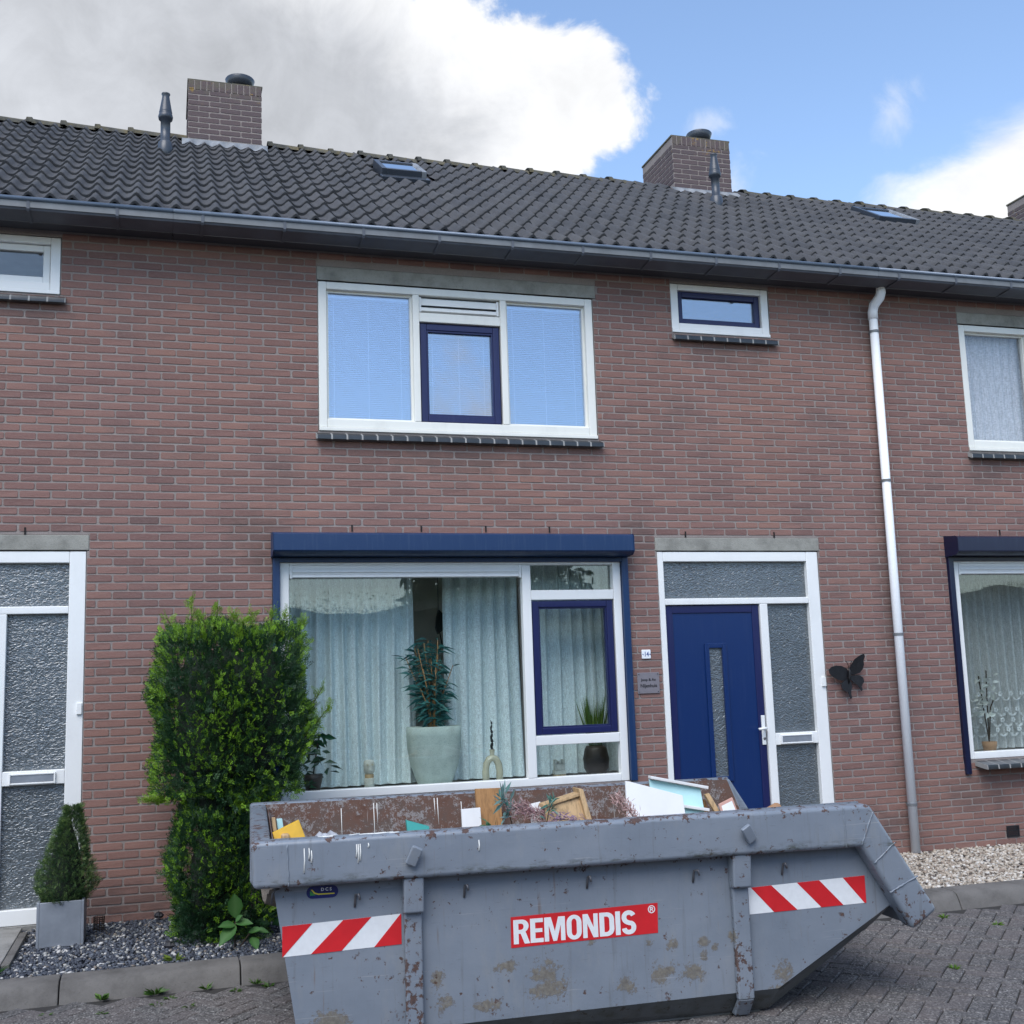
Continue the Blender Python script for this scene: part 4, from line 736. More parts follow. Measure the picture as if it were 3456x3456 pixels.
st.build('stems', M_['wood2'], bp, smooth=True); v, f, c = leaves(np.array(P), np.array(Dd), .125, .021, (.02, .10, .10), (.06, .21, .185), .3); link('leaves', npmesh('leaves', v, f, M_['leaf'], c), None, bp)['kind'] = 'stuff'
# figurine head, arch vase with twisted candle, castle holder, grass pot, leafy houseplant
hd = empty('figurine', (-2.457, .28, .784), 'small carved pale stone head figurine on the window board', 'figurine')
MB().lathe([(.040, 0), (.041, .085), (.036, .09)], 20, (-2.457, .28, .784)).build('base', M_['stonewhite'], hd, smooth=True); MB().lathe([(.036, .09), (.036, .118)], 20, (-2.457, .28, .784)).build('neck', M_['wood'], hd); MB().lathe([(.03, .118), (.044, .14), (.046, .19), (.04, .222), (.02, .23)], 20, (-2.457, .28, .784)).build('head', M_['stonewhite'], hd, smooth=True)
MB().prism([(-2.470, .930), (-2.444, .930), (-2.457, .978)], .226, .24).build('nose', M_['stonewhite'], hd); [MB().lathe([(.009, 0), (.009, .006)], 12, (0, 0, 0)).xform(Matrix.Translation((x, .238, .978)) @ Matrix.Rotation(R(90), 4, 'X')).build('eye', M_['ceramic'], hd) for x in (-2.476, -2.438)]
av = empty('arch_candlestick', (-1.437, .28, .784), 'glazed cream arch shaped candlestick with a black twisted candle', 'candlestick')
MB().tube([(-1.495, .28, .784), (-1.497, .28, .87), (-1.488, .28, .93), (-1.466, .28, .968), (-1.437, .28, .980), (-1.408, .28, .968), (-1.386, .28, .93), (-1.377, .28, .87), (-1.379, .28, .784)], .029, 14).build('arch', M_['ceramic'], av, smooth=True); MB().lathe([(.024, .19), (.019, .22), (.021, .255), (.024, .262), (.014, .262)], 16, (-1.437, .28, .784)).build('socket', M_['ceramic'], av, smooth=True)
MB().tube([(-1.437 + .004 * math.cos(i * .9), .28 + .004 * math.sin(i * .9), 1.035 + .25 * i / 24) for i in range(25)], [.012 + .002 * math.sin(i * 1.8) - .008 * (i / 24) ** 2 for i in range(25)], 8).build('candle', M_['candle'], av, smooth=True)
cz = empty('castle_ornament', (-.858, .28, .784), 'small white castle shaped ornament in the lower pane', 'ornament')
MB().box(-.906, -.812, .25, .31, .784, .815).build('foot', M_['wood'], cz); MB().box(-.910, -.808, .246, .314, .816, .85).box(-.902, -.816, .252, .308, .851, .90).box(-.902, -.882, .252, .308, .901, .937).box(-.872, -.846, .252, .308, .901, .925).box(-.836, -.816, .252, .308, .901, .937).build('tower', M_['stonewhite'], cz, bevel=.004)
gp = empty('grass_pot', (-.497, .36, .784), 'dark brown round pot with tall ornamental grass behind the casement', 'pot plant')
MB().lathe([(.07, 0), (.105, .06), (.112, .14), (.095, .22), (.08, .245), (.07, .245)], 24, (-.497, .36, .784)).build('pot', M_['brownpot'], gp, smooth=True)
n = 170; a = rng.uniform(0, 6.28, n); pts = np.stack([-.497 + .05 * np.cos(a), .36 + .04 * np.sin(a), np.full(n, 1.02)], 1); dr = np.stack([.28 * np.cos(a) * rng.uniform(0, 1, n), .12 * np.sin(a), np.ones(n)], 1); v, f, c = leaves(pts, dr, .42, .009, (.03, .075, .012), (.13, .20, .035), .08); link('grass_blades', npmesh('grass_blades', v, f, M_['leaf'], c), None, gp)['kind'] = 'stuff'
hp = empty('houseplant', (-2.87, .27, .784), 'dark leafy houseplant beside the yew at the window corner', 'plant'); MB().lathe([(.05, 0), (.075, .10), (.078, .14), (.06, .14)], 20, (-2.90, .29, .784)).build('pot', M_['brownpot'], hp, smooth=True)
P = []; Dd = []
for i in range(9):
    a = random.uniform(0, 6.28)
    for k in range(5): P.append((-2.89 + random.uniform(-.10, .13), .26 + random.uniform(-.04, .06), random.uniform(.82, 1.24))); b2 = random.uniform(0, 6.28); Dd.append((math.cos(b2), .5 * math.sin(b2) - .3, random.uniform(-.5, .5)))
v, f, c = leaves(np.array(P), np.array(Dd), .10, .05, (.008, .045, .018), (.02, .09, .04), .25); link('leaves', npmesh('leaves', v, f, M_['leaf'], c), None, hp); MB().tube([(-2.90, .29, .90), (-2.88, .28, 1.05), (-2.85, .27, 1.22)], .006, 6).build('stem', M_['twig'], hp)
oc = empty('orchid', (3.45, .3, .784), 'white orchid in a small pot behind the net curtained window', 'plant'); MB().lathe([(.05, 0), (.065, .06), (.07, .10), (.05, .10)], 18, (3.45, .30, .784)).build('pot', M_['card'], oc, smooth=True)
for q in ((3.37, 1.50), (3.46, 1.55), (3.53, 1.30)): MB().tube([(3.45, .30, .88), ((q[0] + 3.45) / 2, .29, 1.2), (q[0], .27, q[1])], .006, 6).build('stem', M_['twig'], oc)
P = np.array([(3.36 + random.uniform(-.04, .18), .25 + random.uniform(-.03, .03), random.uniform(1.12, 1.53)) for i in range(46)]); v, f, c = leaves(P, rng.normal(size=(46, 3)), .075, .05, (.55, .57, .53), (.75, .75, .72), .2); link('flowers', npmesh('flowers', v, f, M_['leaf'], c), None, oc)
hm = MB().prism([(-1.70, 2.03), (-1.66, 2.06), (-1.64, 2.15), (-1.66, 2.22), (-1.69, 2.25), (-1.71, 2.18), (-1.72, 2.09)], 1.0, 1.04); hm.tube([(-1.68, 1.02, 2.04), (-1.66, 1.02, 1.92)], .006, 6).tube([(-1.70, 1.02, 1.90), (-1.66, 1.02, 1.93), (-1.60, 1.02, 1.88)], .02, 8)
o = hm.build('hanging_ornament', M_['candle']); tag(o, 'dark hanging ornament in the gap between the two curtains', 'ornament'); MB().tube([(-1.69, 1.02, 2.24), (-1.69, 1.02, 2.665)], .003, 5).build('cord', M_['candle'], o)

# ------------------------------------------------------------------ ground
ZS = -.10
gnd = MB().quad((-400, -400, ZS - .06), (400, -400, ZS - .06), (400, 400, ZS - .06), (-400, 400, ZS - .06)).build('ground', M_['soil']); struct(gnd)
pv = MB().quad((-40, -13, ZS - .012), (40, -13, ZS - .012), (40, -1.74, ZS - .012), (-40, -1.74, ZS - .012)).build('pavement', M_['sand']); struct(pv)
far = MB().quad((-40, -13, ZS - .004), (40, -13, ZS - .004), (40, -5.6, ZS - .004), (-40, -5.6, ZS - .004)).quad((-40, -5.6, ZS - .004), (-7.2, -5.6, ZS - .004), (-7.2, -1.79, ZS - .004), (-40, -1.79, ZS - .004)).quad((5.2, -5.6, ZS - .004), (40, -5.6, ZS - .004), (40, -1.79, ZS - .004), (5.2, -1.79, ZS - .004)).build('distant_paving', M_['paver'], pv)
def paver_mesh():
    out = []
    for i in range(5):
        j = lambda a: random.uniform(-a, a); v = []
        for ins, z in ((.005, 0), (0, -.007), (0, -.03)):
            for sx, sy in ((-1, -1), (1, -1), (1, 1), (-1, 1)): v.append((sx * (.1015 - ins) + j(.0012), sy * (.0490 - ins) + j(.0012), z + (j(.001) if z > -.01 else 0)))
        f = [(0, 1, 2, 3)] + [(a, 4 + a, 4 + (a + 1) % 4, (a + 1) % 4) for a in range(4)] + [(4 + a, 8 + a, 8 + (a + 1) % 4, 4 + (a + 1) % 4) for a in range(4)]
        f = [f[0]] + [tuple(reversed(q)) if False else q for q in f[1:]]
        me = bpy.data.meshes.new('paver'); me.from_pydata(v, [], f); me.update(); me.materials.append(M_['paver']); bm = bmesh.new(); bm.from_mesh(me)
        for fc in bm.faces:
            if fc.normal.dot(fc.calc_center_median() - Vector((0, 0, -.015))) < 0: fc.normal_flip()
        bm.to_mesh(me); bm.free(); out.append(me)
    return out
PVS = paver_mesh(); cand = []; rest = []
U = .105; ang = R(45)
def in_skip(x, y): return -3.3 < x < -1.0 and -3.2 < y < -1.95
for i in range(-80, 80):
    for j in range(-80, 80):
        # herringbone: horizontal and vertical units step diagonally
        for kind in (0, 1):
            k = (i + j) % 4 if False else None
        pass
cells = []
for a in range(-90, 90):
    for b in range(-90, 90):
        r = (a - b) % 4
        if r == 0: cells.append(((a + 1) * U, (b + .5) * U, 0))          # lies along u, covers (a,b),(a+1,b)
        elif r == 2: cells.append(((a + .5) * U, (b + 0) * U, 90))       # lies along v, covers (a,b-1),(a,b)
for u, v, q in cells:
    x = -1.0 + u * math.cos(ang) - v * math.sin(ang); y = -3.2 + u * math.sin(ang) + v * math.cos(ang)
    if not (-7.15 < x < 5.15 and -5.55 < y < -1.90): continue
    p = (x, y, ZS + random.uniform(-.003, .003)); d = seen(p, 2) if not in_skip(x, y) else None
    pq = pix(p)
    if d is None and pq and 2 < pq[0] < 1930 and 2 < pq[1] < 1930 and (pq[0] > 1440 and pq[1] > 1700 and (pq[0] - 1440) * .60 + (pq[1] - 1860) > 8): d = pq[2]
    (cand if d else rest).append((d or 99, p, q + 45 + random.uniform(-.8, .8)))
cand.sort(key=lambda t: t[0]); rest += cand[300:]
for d, p, q in cand[:300]:
    o = bpy.data.objects.new('paver', random.choice(PVS)); col.objects.link(o); o.location = p; o.rotation_euler = (random.uniform(-.012, .012), random.uniform(-.012, .012), R(q)); par(o, pv)
pool = [np.array([w.co[:] for w in m.vertices]) for m in PVS]; fq = np.array([list(w.vertices) for w in PVS[0].polygons]); vs_ = []; fs_ = []
for i, (d, p, q) in enumerate(rest):
    c, s = math.cos(R(q)), math.sin(R(q)); w = pool[i % 5]; vs_.append(np.stack([w[:, 0] * c - w[:, 1] * s + p[0], w[:, 0] * s + w[:, 1] * c + p[1], w[:, 2] + p[2]], 1)); fs_.append(fq + 12 * i)
link('pavers', npmesh('pavers', np.concatenate(vs_), np.concatenate(fs_), M_['paver']), None, pv)['kind'] = 'stuff'
# border course of pavers along the kerb
kb = MB().box(-40, 40, -1.74, -1.60, ZS - .05, ZS - .02).build('kerb', M_['sand']); struct(kb)
xk = -7.58
while xk < 7:
    m = MB().prism([(-1.57, -.16), (-1.57, .012), (-1.70, .004), (-1.735, -.012), (-1.755, -.045), (-1.79, -.12), (-1.79, -.16)], xk + .003, xk + .997, 'x'); m.build('kerb_stone', M_['kerb'], kb, bevel=.008); xk += 1.0
bed = MB().quad((-7.5, -1.57, -.03), (7, -1.57, -.03), (7, .02, -.03), (-7.5, .02, -.03)).build('garden_bed', M_['soil']); struct(bed)
def pebbles(name, n, reg, size, pal, label, avoid=()):
    t = (1 + 5 ** .5) / 2; ico = np.array([(-1, t, 0), (1, t, 0), (-1, -t, 0), (1, -t, 0), (0, -1, t), (0, 1, t), (0, -1, -t), (0, 1, -t), (t, 0, -1), (t, 0, 1), (-t, 0, -1), (-t, 0, 1)]) / 1.902
    F = np.array([(0, 11, 5), (0, 5, 1), (0, 1, 7), (0, 7, 10), (0, 10, 11), (1, 5, 9), (5, 11, 4), (11, 10, 2), (10, 7, 6), (7, 1, 8), (3, 9, 4), (3, 4, 2), (3, 2, 6), (3, 6, 8), (3, 8, 9), (4, 9, 5), (2, 4, 11), (6, 2, 10), (8, 6, 7), (9, 8, 1)])
    x0, x1, y0, y1 = reg; P = np.stack([rng.uniform(x0, x1, n), rng.uniform(y0, y1, n), rng.uniform(-.024, -.006, n)], 1)
    for a, b, c, d in avoid: P = P[~((P[:, 0] > a) & (P[:, 0] < b) & (P[:, 1] > c) & (P[:, 1] < d))]
    n = len(P); S = size * rng.uniform(.55, 1.25, (n, 1)) * np.stack([rng.uniform(.8, 1.4, n), rng.uniform(.7, 1.0, n), rng.uniform(.5, .85, n)], 1)
    A = rng.uniform(0, 6.28, n); T = rng.normal(0, .35, n); v = ico[None] * S[:, None] * (1 + rng.normal(0, .10, (n, 12, 1)))
    x, y, z = v[..., 0], v[..., 1], v[..., 2]; x, z = x * np.cos(T)[:, None] - z * np.sin(T)[:, None], x * np.sin(T)[:, None] + z * np.cos(T)[:, None]
    x, y = x * np.cos(A)[:, None] - y * np.sin(A)[:, None], x * np.sin(A)[:, None] + y * np.cos(A)[:, None]
    v = np.stack([x, y, z], 2) + P[:, None]; f = (F[None] + 12 * np.arange(n)[:, None, None]).reshape(-1, 3)
    w = rng.random(n); cum = np.cumsum([p[0] for p in pal]); idx = np.searchsorted(cum / cum[-1], w); c = np.array([p[1] for p in pal])[np.minimum(idx, len(pal) - 1)] * rng.uniform(.75, 1.2, (n, 1))
    o = link(name, npmesh(name, v.reshape(-1, 3), f, M_['gravel'], np.repeat(c, 12, 0), True)); return tag(o, label, 'gravel', None, 'stuff')
pebbles('gravel', 16500, (-5.6, -2.6, -1.56, -.01), .0130, [(.60, (.055, .064, .085)), (.20, (.105, .12, .145)), (.08, (.36, .36, .34)), (.07, (.48, .47, .45)), (.05, (.22, .19, .16))], 'dark blue grey gravel mixed with white pebbles beside the planter', [(-4.79, -4.51, -.68, -.40)])
pebbles('gravel', 13000, (.9, 4.4, -1.56, -.01), .0155, [(.40, (.42, .36, .29)), (.25, (.55, .50, .43)), (.15, (.30, .24, .19)), (.12, (.62, .59, .54)), (.08, (.12, .10, .085))], 'beige and cream gravel along the wall under the navy-shuttered window')
pebbles('gravel', 3500, (-2.6, .9, -1.56, -.01), .0155, [(.40, (.42, .36, .29)), (.25, (.55, .50, .43)), (.35, (.10, .10, .105))], 'mixed gravel strip behind the skip in front of the door')
o = MB().box(-6.3, -4.951, -1.25, -.07, -.05, .022).build('doorstep_slab', M_['slab'], bevel=.006); tag(o, 'pale concrete doorstep slab in front of the white glazed door', 'slab')
o = MB().box(-4.949, -4.90, -1.22, -.235, -.05, .018).build('edging_strip', M_['kerb'], bevel=.005); tag(o, 'narrow concrete edging strip along the doorstep slab', 'edging')
def rock(loc, s, label, mat='ink'):
    m = MB().lathe([(.02, -.5), (.75, -.3), (1, .1), (.6, .55), (.05, .8)], 9); m.v = [(x * s * random.uniform(.8, 1.2) + loc[0], y * s * random.uniform(.7, 1.1) + loc[1], z * s * random.uniform(.8, 1.2) + loc[2]) for x, y, z in m.v]; return tag(m.build('stone', M_[mat]), label, 'stone')
rock((-4.05, -.10, .025), .036, 'lump of black lava stone against the wall foot'); rock((-3.98, -1.05, .005), .04, 'flat dark stone lying in the gravel near the kerb')
# mesh basket beside the planter
bk = MB()
for i in range(7): bk.tube([(-4.44 + .035 * math.cos(t), -.30 + .035 * math.sin(t), .01 + i * .013) for t in np.linspace(0, 6.28, 12)], .002, 4, False)
for t in np.linspace(0, 6.28, 14)[:-1]: bk.tube([(-4.44 + .035 * math.cos(t), -.30 + .035 * math.sin(t), -.01), (-4.44 + .036 * math.cos(t), -.30 + .036 * math.sin(t), .092)], .002, 4)
tag(bk.build('wire_basket', M_['twig']), 'small wire mesh basket behind the grey planter', 'basket')

# ------------------------------------------------------------------ planting
def sprigs(P, Dn, n_need, slen, nlen, nwid, colA, colB, colpick):
    """short shoots carrying two ranks of flat needles"""
    n = len(P); d = Dn / np.linalg.norm(Dn, axis=1, keepdims=True); up = rng.normal(size=(n, 3)); sd = np.cross(d, up); sd /= np.linalg.norm(sd, axis=1, keepdims=True) + 1e-9; nn = np.cross(sd, d)
    k = np.arange(n_need); q = (k // 2 + .5) / (n_need / 2); side = np.where(k % 2 == 0, 1.0, -1.0); L = slen * rng.uniform(.6, 1.25, (n, 1, 1))
    base = P[:, None] + d[:, None] * L * q[None, :, None]; nl = nlen * (1.0 - .45 * q ** 2)[None, :, None] * rng.uniform(.8, 1.2, (n, n_need, 1))
    dv = d[:, None] * (.55 + .5 * q)[None, :, None] + sd[:, None] * side[None, :, None] * .85 + nn[:, None] * rng.normal(.1, .25, (n, n_need, 1)); dv /= np.linalg.norm(dv, axis=2, keepdims=True)
    tip = base + dv * nl; wv = np.cross(dv, nn[:, None] + rng.normal(0, .3, (n, n_need, 3))); wv /= np.linalg.norm(wv, axis=2, keepdims=True) + 1e-9; mid = base + dv * nl * .5
    v = np.stack([base, mid + wv * nwid / 2, tip, mid - wv * nwid / 2], 2).reshape(-1, 3); f = np.arange(len(v)).reshape(-1, 4)
    c = np.asarray(colA)[None] * (1 - colpick[:, None]) + np.asarray(colB)[None] * colpick[:, None]; c = c * rng.uniform(.8, 1.2, (n, 1)); c = np.repeat(c, n_need * 4, 0)
    return v, f, c
def box_surface(n, c, h, drop=('back',), jit=.10, roundk=.25):
    """points and outward normals on a rounded box"""
    g = rng.normal(size=(n * 3, 3)); g /= np.abs(g).max(1, keepdims=True)
    sph = g / np.linalg.norm(g, axis=1, keepdims=True); p = g * (1 - roundk) + sph * roundk * 1.25; p = p[:n * 3]
    keep = np.ones(len(p), bool)
    if 'back' in drop: keep &= ~(g[:, 1] > .98)
    p = p[keep][:n]; nr = g[keep][:n]; ns = np.sign(nr) * np.abs(nr) ** 4; ns /= np.linalg.norm(ns, axis=1, keepdims=True)
    inw = 1 - np.abs(rng.normal(0, jit, (len(p), 1))); return np.asarray(c) + p * np.asarray(h) * inw, ns
yw = empty('yew_shrub', (-3.64, -.72, -.02), 'large clipped yew shrub with bright green young shoots against the wall', 'shrub')
def lumps(P, N, a=.05): 
    w = np.sin(P[:, 0] * 9 + 1.3) * np.sin(P[:, 2] * 8 + .4) + .6 * np.sin(P[:, 0] * 17 + P[:, 2] * 13) + .5 * np.sin(P[:, 1] * 14 + P[:, 2] * 5); return P + N * (w * a)[:, None]
parts = []
def yew_block(n, c, h, young, jit=.09):
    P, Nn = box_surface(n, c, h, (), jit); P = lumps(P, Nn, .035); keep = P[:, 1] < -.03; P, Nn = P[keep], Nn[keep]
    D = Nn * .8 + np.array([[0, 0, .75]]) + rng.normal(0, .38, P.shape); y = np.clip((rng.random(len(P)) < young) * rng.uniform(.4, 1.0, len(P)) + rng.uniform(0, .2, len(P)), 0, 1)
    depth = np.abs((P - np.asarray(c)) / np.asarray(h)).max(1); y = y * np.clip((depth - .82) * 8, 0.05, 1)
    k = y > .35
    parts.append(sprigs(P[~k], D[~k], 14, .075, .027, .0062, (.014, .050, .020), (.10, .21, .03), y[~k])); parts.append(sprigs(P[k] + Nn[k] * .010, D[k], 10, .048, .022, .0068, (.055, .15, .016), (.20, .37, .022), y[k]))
yew_block(7600, (-3.585, -.66, 1.44), (.475, .50, .56), .60)
yew_block(3000, (-3.585, -.66, 1.44), (.40, .43, .50), .06, .12)
yew_block(1500, (-3.60, -.66, .82), (.25, .36, .22), .30); yew_block(4200, (-3.645, -.70, .36), (.29, .40, .42), .46); yew_block(1600, (-3.645, -.70, .36), (.24, .34, .38), .03, .12)
# shoots standing out of the clipped top and side
sh = [((-3.86, -.80, 1.92), (-3.86, -.82, 2.21)), ((-3.93, -.85, 1.92), (-4.02, -.87, 2.10)), ((-3.70, -.8, 1.95), (-3.68, -.82, 2.17)), ((-3.60, -.75, 1.95), (-3.57, -.77, 2.14)), ((-3.47, -.8, 1.95), (-3.45, -.84, 2.12)), ((-3.35, -.78, 1.95), (-3.30, -.8, 2.15)), ((-3.24, -.7, 1.92), (-3.22, -.74, 2.13)), ((-3.16, -.75, 1.85), (-3.10, -.78, 2.08)), ((-3.15, -.7, 1.70), (-3.07, -.74, 1.92)), ((-3.14, -.8, 1.32), (-2.97, -.86, 1.60)), ((-3.12, -.8, 1.22), (-2.93, -.86, 1.46)), ((-3.78, -.7, 1.95), (-3.80, -.7, 2.13)), ((-4.0, -.8, .88), (-4.12, -.82, .90)), ((-3.55, -1.02, 1.9), (-3.52, -1.06, 2.06)), ((-3.75, -1.0, 1.9), (-3.79, -1.05, 2.08))]
tw = MB(); P = []; D = []
for a, b in sh:
    a = Vector(a); b = Vector(b); tw.tube([a, (a + b) / 2 + Vector((.01, 0, .01)), b], [.005, .004, .002], 5)
    for k in range(36):
        q = random.uniform(.1, 1); P.append((a.lerp(b, q) + Vector((random.gauss(0, .012), random.gauss(0, .012), 0)))[:]); D.append(((b - a).normalized() * .8 + Vector((random.gauss(0, .55), random.gauss(0, .5), random.gauss(.1, .4))))[:])
parts.append(sprigs(np.array(P), np.array(D), 14, .062, .024, .005, (.07, .15, .02), (.24, .40, .03), rng.uniform(.35, 1, len(P))))
v, f, c = cat(parts); link('foliage', npmesh('foliage', v, f, M_['leaf'], c), None, yw)['kind'] = 'stuff'
tw.tube([(-3.62, -.66, -.05), (-3.63, -.66, .5), (-3.58, -.66, 1.2)], [.05, .045, .03], 10).tube([(-3.60, -.66, .5), (-3.45, -.7, .9), (-3.35, -.7, 1.4)], [.03, .022, .012], 8).tube([(-3.62, -.66, .5), (-3.78, -.7, .95), (-3.88, -.7, 1.5)], [.03, .022, .012], 8); tw.build('stem', M_['twig'], yw, smooth=True)
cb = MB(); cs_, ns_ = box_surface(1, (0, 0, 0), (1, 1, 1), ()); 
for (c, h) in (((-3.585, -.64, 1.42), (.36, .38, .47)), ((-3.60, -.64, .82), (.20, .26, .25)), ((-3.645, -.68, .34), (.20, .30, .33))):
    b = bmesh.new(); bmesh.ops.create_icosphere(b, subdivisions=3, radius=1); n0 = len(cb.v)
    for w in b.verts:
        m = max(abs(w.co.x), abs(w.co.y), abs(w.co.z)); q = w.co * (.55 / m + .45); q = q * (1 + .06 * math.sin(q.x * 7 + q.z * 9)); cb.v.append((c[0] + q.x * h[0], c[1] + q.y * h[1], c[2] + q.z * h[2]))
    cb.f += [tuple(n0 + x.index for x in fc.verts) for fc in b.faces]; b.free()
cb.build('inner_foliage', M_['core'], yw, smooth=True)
# planter and dwarf conifer
pt = MB().prism([(-4.802, -.01), (-4.512, -.01), (-4.504, .272), (-4.788, .272)], -.69, -.40); pt = MB(); a0, a1, b0, b1 = -4.806, -4.515, -.690, -.402; pt.box(a0, a0 + .018, b0, b1, -.012, .272).box(a1 - .018, a1, b0, b1, -.012, .272).box(a0 + .018, a1 - .018, b0 + .0006, b0 + .018, -.012, .2715).box(a0 + .018, a1 - .018, b1 - .018, b1 - .0006, -.012, .2715).box(a0 + .018, a1 - .018, b0 + .018, b1 - .018, -.011, .22)
tag(pt.build('planter', M_['planter'], bevel=.003), 'square grey zinc planter on the dark gravel', 'planter')
cf = empty('dwarf_conifer', (-4.655, -.545, .2), 'small conical dwarf conifer growing in the square grey planter', 'conifer')
n = 3800; hgt = rng.random(n) ** 1.25; ra = rng.uniform(0, 6.28, n); prof = .195 * np.clip(1.15 - 1.12 * hgt, .12, 1) ** .75 * np.clip(.62 + hgt * 2.2, 0, 1); rr = prof * (1 - np.abs(rng.normal(0, .16, n))) * (1 + .10 * np.sin(ra * 3 + hgt * 9) + .06 * np.sin(ra * 7 + 2))
P = np.stack([-4.655 + .05 * hgt + rr * np.cos(ra), -.545 + rr * np.sin(ra), .24 + .62 * hgt], 1); D = np.stack([np.cos(ra), np.sin(ra), np.full(n, .9)], 1) + rng.normal(0, .4, (n, 3))
v, f, c = sprigs(P, D, 10, .036, .014, .0038, (.03, .075, .028), (.20, .29, .08), np.clip(rng.normal(.35, .25, n), 0, 1) * np.clip((rr / prof - .7) * 4, .1, 1)); link('foliage', npmesh('foliage', v, f, M_['leaf'], c), None, cf)['kind'] = 'stuff'
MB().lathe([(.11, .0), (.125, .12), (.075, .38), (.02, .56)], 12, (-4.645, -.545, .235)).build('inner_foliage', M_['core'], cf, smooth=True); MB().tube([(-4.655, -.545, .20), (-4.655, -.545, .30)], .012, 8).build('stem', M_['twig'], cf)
def leafy(loc, n, ln, wd, ca, cb_, label, catg, name, spread=.6, group=None, rise=.7, h=0):
    a = rng.uniform(0, 6.28, n); P = np.stack([loc[0] + .006 * np.cos(a), loc[1] + .006 * np.sin(a), np.full(n, loc[2]) + rng.uniform(0, h, n)], 1); D = np.stack([spread * np.cos(a), spread * np.sin(a), rng.uniform(rise * .4, rise * 1.4, n)], 1)
    v, f, c = leaves(P, D, ln, wd, ca, cb_, .18); o = link(name, npmesh(name, v, f, M_['leaf'], c)); return tag(o, label, catg, group)
lp = empty('broadleaf_seedling', (-3.60, -1.24, -.01), 'low plant with large oval green leaves in front of the yew', 'plant')
big = [((-3.58, -1.22, .17), (-.05, -.1, .9), .19), ((-3.58, -1.24, .13), (-.9, -.5, .25), .13), ((-3.58, -1.24, .13), (-.55, -.6, -.35), .17), ((-3.58, -1.24, .14), (.8, -.4, .15), .12), ((-3.50, -1.25, .08), (.75, -.4, .35), .10), ((-3.48, -1.25, .05), (.2, -.8, -.3), .12), ((-3.46, -1.24, .09), (.9, -.2, -.05), .09), ((-3.58, -1.24, .15), (.35, -.3, .5), .08)]
bl = MB()
for p, d, L in big:
    p = Vector(p); d = Vector(d).normalized(); s = d.cross(Vector((0, -.6, .8))).normalized(); nrm = s.cross(d); n0 = len(bl.v); prof = [(0, .02), (.15, .16), (.4, .26), (.65, .22), (.85, .10), (1, .005)]
    for t, w in prof:
        m = p + d * L * t - Vector((0, 0, 1)) * L * .18 * t * t; bl.v += [tuple(m + s * w * L + nrm * w * L * .25), tuple(m), tuple(m - s * w * L + nrm * w * L * .25)]
    for k in range(5):
        for e in (0, 1): q = n0 + k * 3 + e; bl.f.append((q, q + 1, q + 4, q + 3))
me = bl.mesh('leaves'); ca = me.color_attributes.new('tint', 'FLOAT_COLOR', 'POINT'); [setattr(ca.data[i], 'color', (.035, .115, .022, 1) if i % 3 != 1 else (.075, .17, .05, 1)) for i in range(len(me.vertices))]
link('leaves', me, M_['leaf'], lp, smooth=True); MB().tube([(-3.585, -1.23, -.03), (-3.58, -1.235, .15)], .005, 6).tube([(-3.57, -1.23, -.03), (-3.49, -1.25, .08)], .004, 6).build('stem', M_['twig'], lp)
leafy((-3.34, -1.02, .06), 12, .13, .07, (.012, .05, .018), (.03, .09, .03), 'dark leafy plant between the yew and the grey skip', 'plant', 'low_plant', 1.0, None, .5, .25)
leafy((-3.95, -1.42, -.02), 22, .075, .022, (.10, .16, .02), (.16, .22, .03), 'yellow green weed at the back edge of the kerb', 'weed', 'weed', .7)
leafy((-4.98, -1.42, -.02), 34, .12, .008, (.02, .075, .015), (.06, .14, .03), 'tuft of dark green grass beside the doorstep edging', 'grass tuft', 'grass_tuft', .6)
for (x, y, n, ln, wd, lb) in ((-4.35, -1.80, 16, .06, .03, 'round leaved weed growing at the kerb foot'), (-4.06, -1.80, 26, .075, .016, 'upright leafy weed growing at the kerb foot'), (-3.78, -1.81, 26, .055, .008, 'thin grassy weed in the kerb joint near the skip'), (-3.50, -1.81, 26, .05, .008, 'fine grassy weed below the kerb joint'), (-3.43, -1.90, 18, .045, .012, 'small dark weed in the paving between kerb and skip')):
    leafy((x, y, ZS - .005), n, ln, wd, (.03, .085, .015), (.10, .19, .03), lb, 'weed', 'weed', .7)
for (x, y) in ((-4.62, -2.02), (-4.33, -2.10), (-3.98, -1.94), (-3.88, -2.16), (-3.62, -1.92), (-4.05, -2.04)): leafy((x, y, ZS - .005), 24, .04, .008, (.035, .08, .02), (.09, .16, .03), 'low mossy tuft in the paving joints in front of the left kerb', 'weed', 'moss_tuft', .9, 'tufts in the left paving joints', .4)
for (x, y) in ((1.12, -1.98), (1.28, -2.32), (.30, -3.15), (1.02, -2.95)): leafy((x, y, ZS - .005), 34, .042, .006, (.06, .14, .012), (.13, .25, .02), 'small bright green tuft in the paving joints beyond the skip spout', 'weed', 'moss_tuft', .8, 'tufts in the right paving joints', .6)

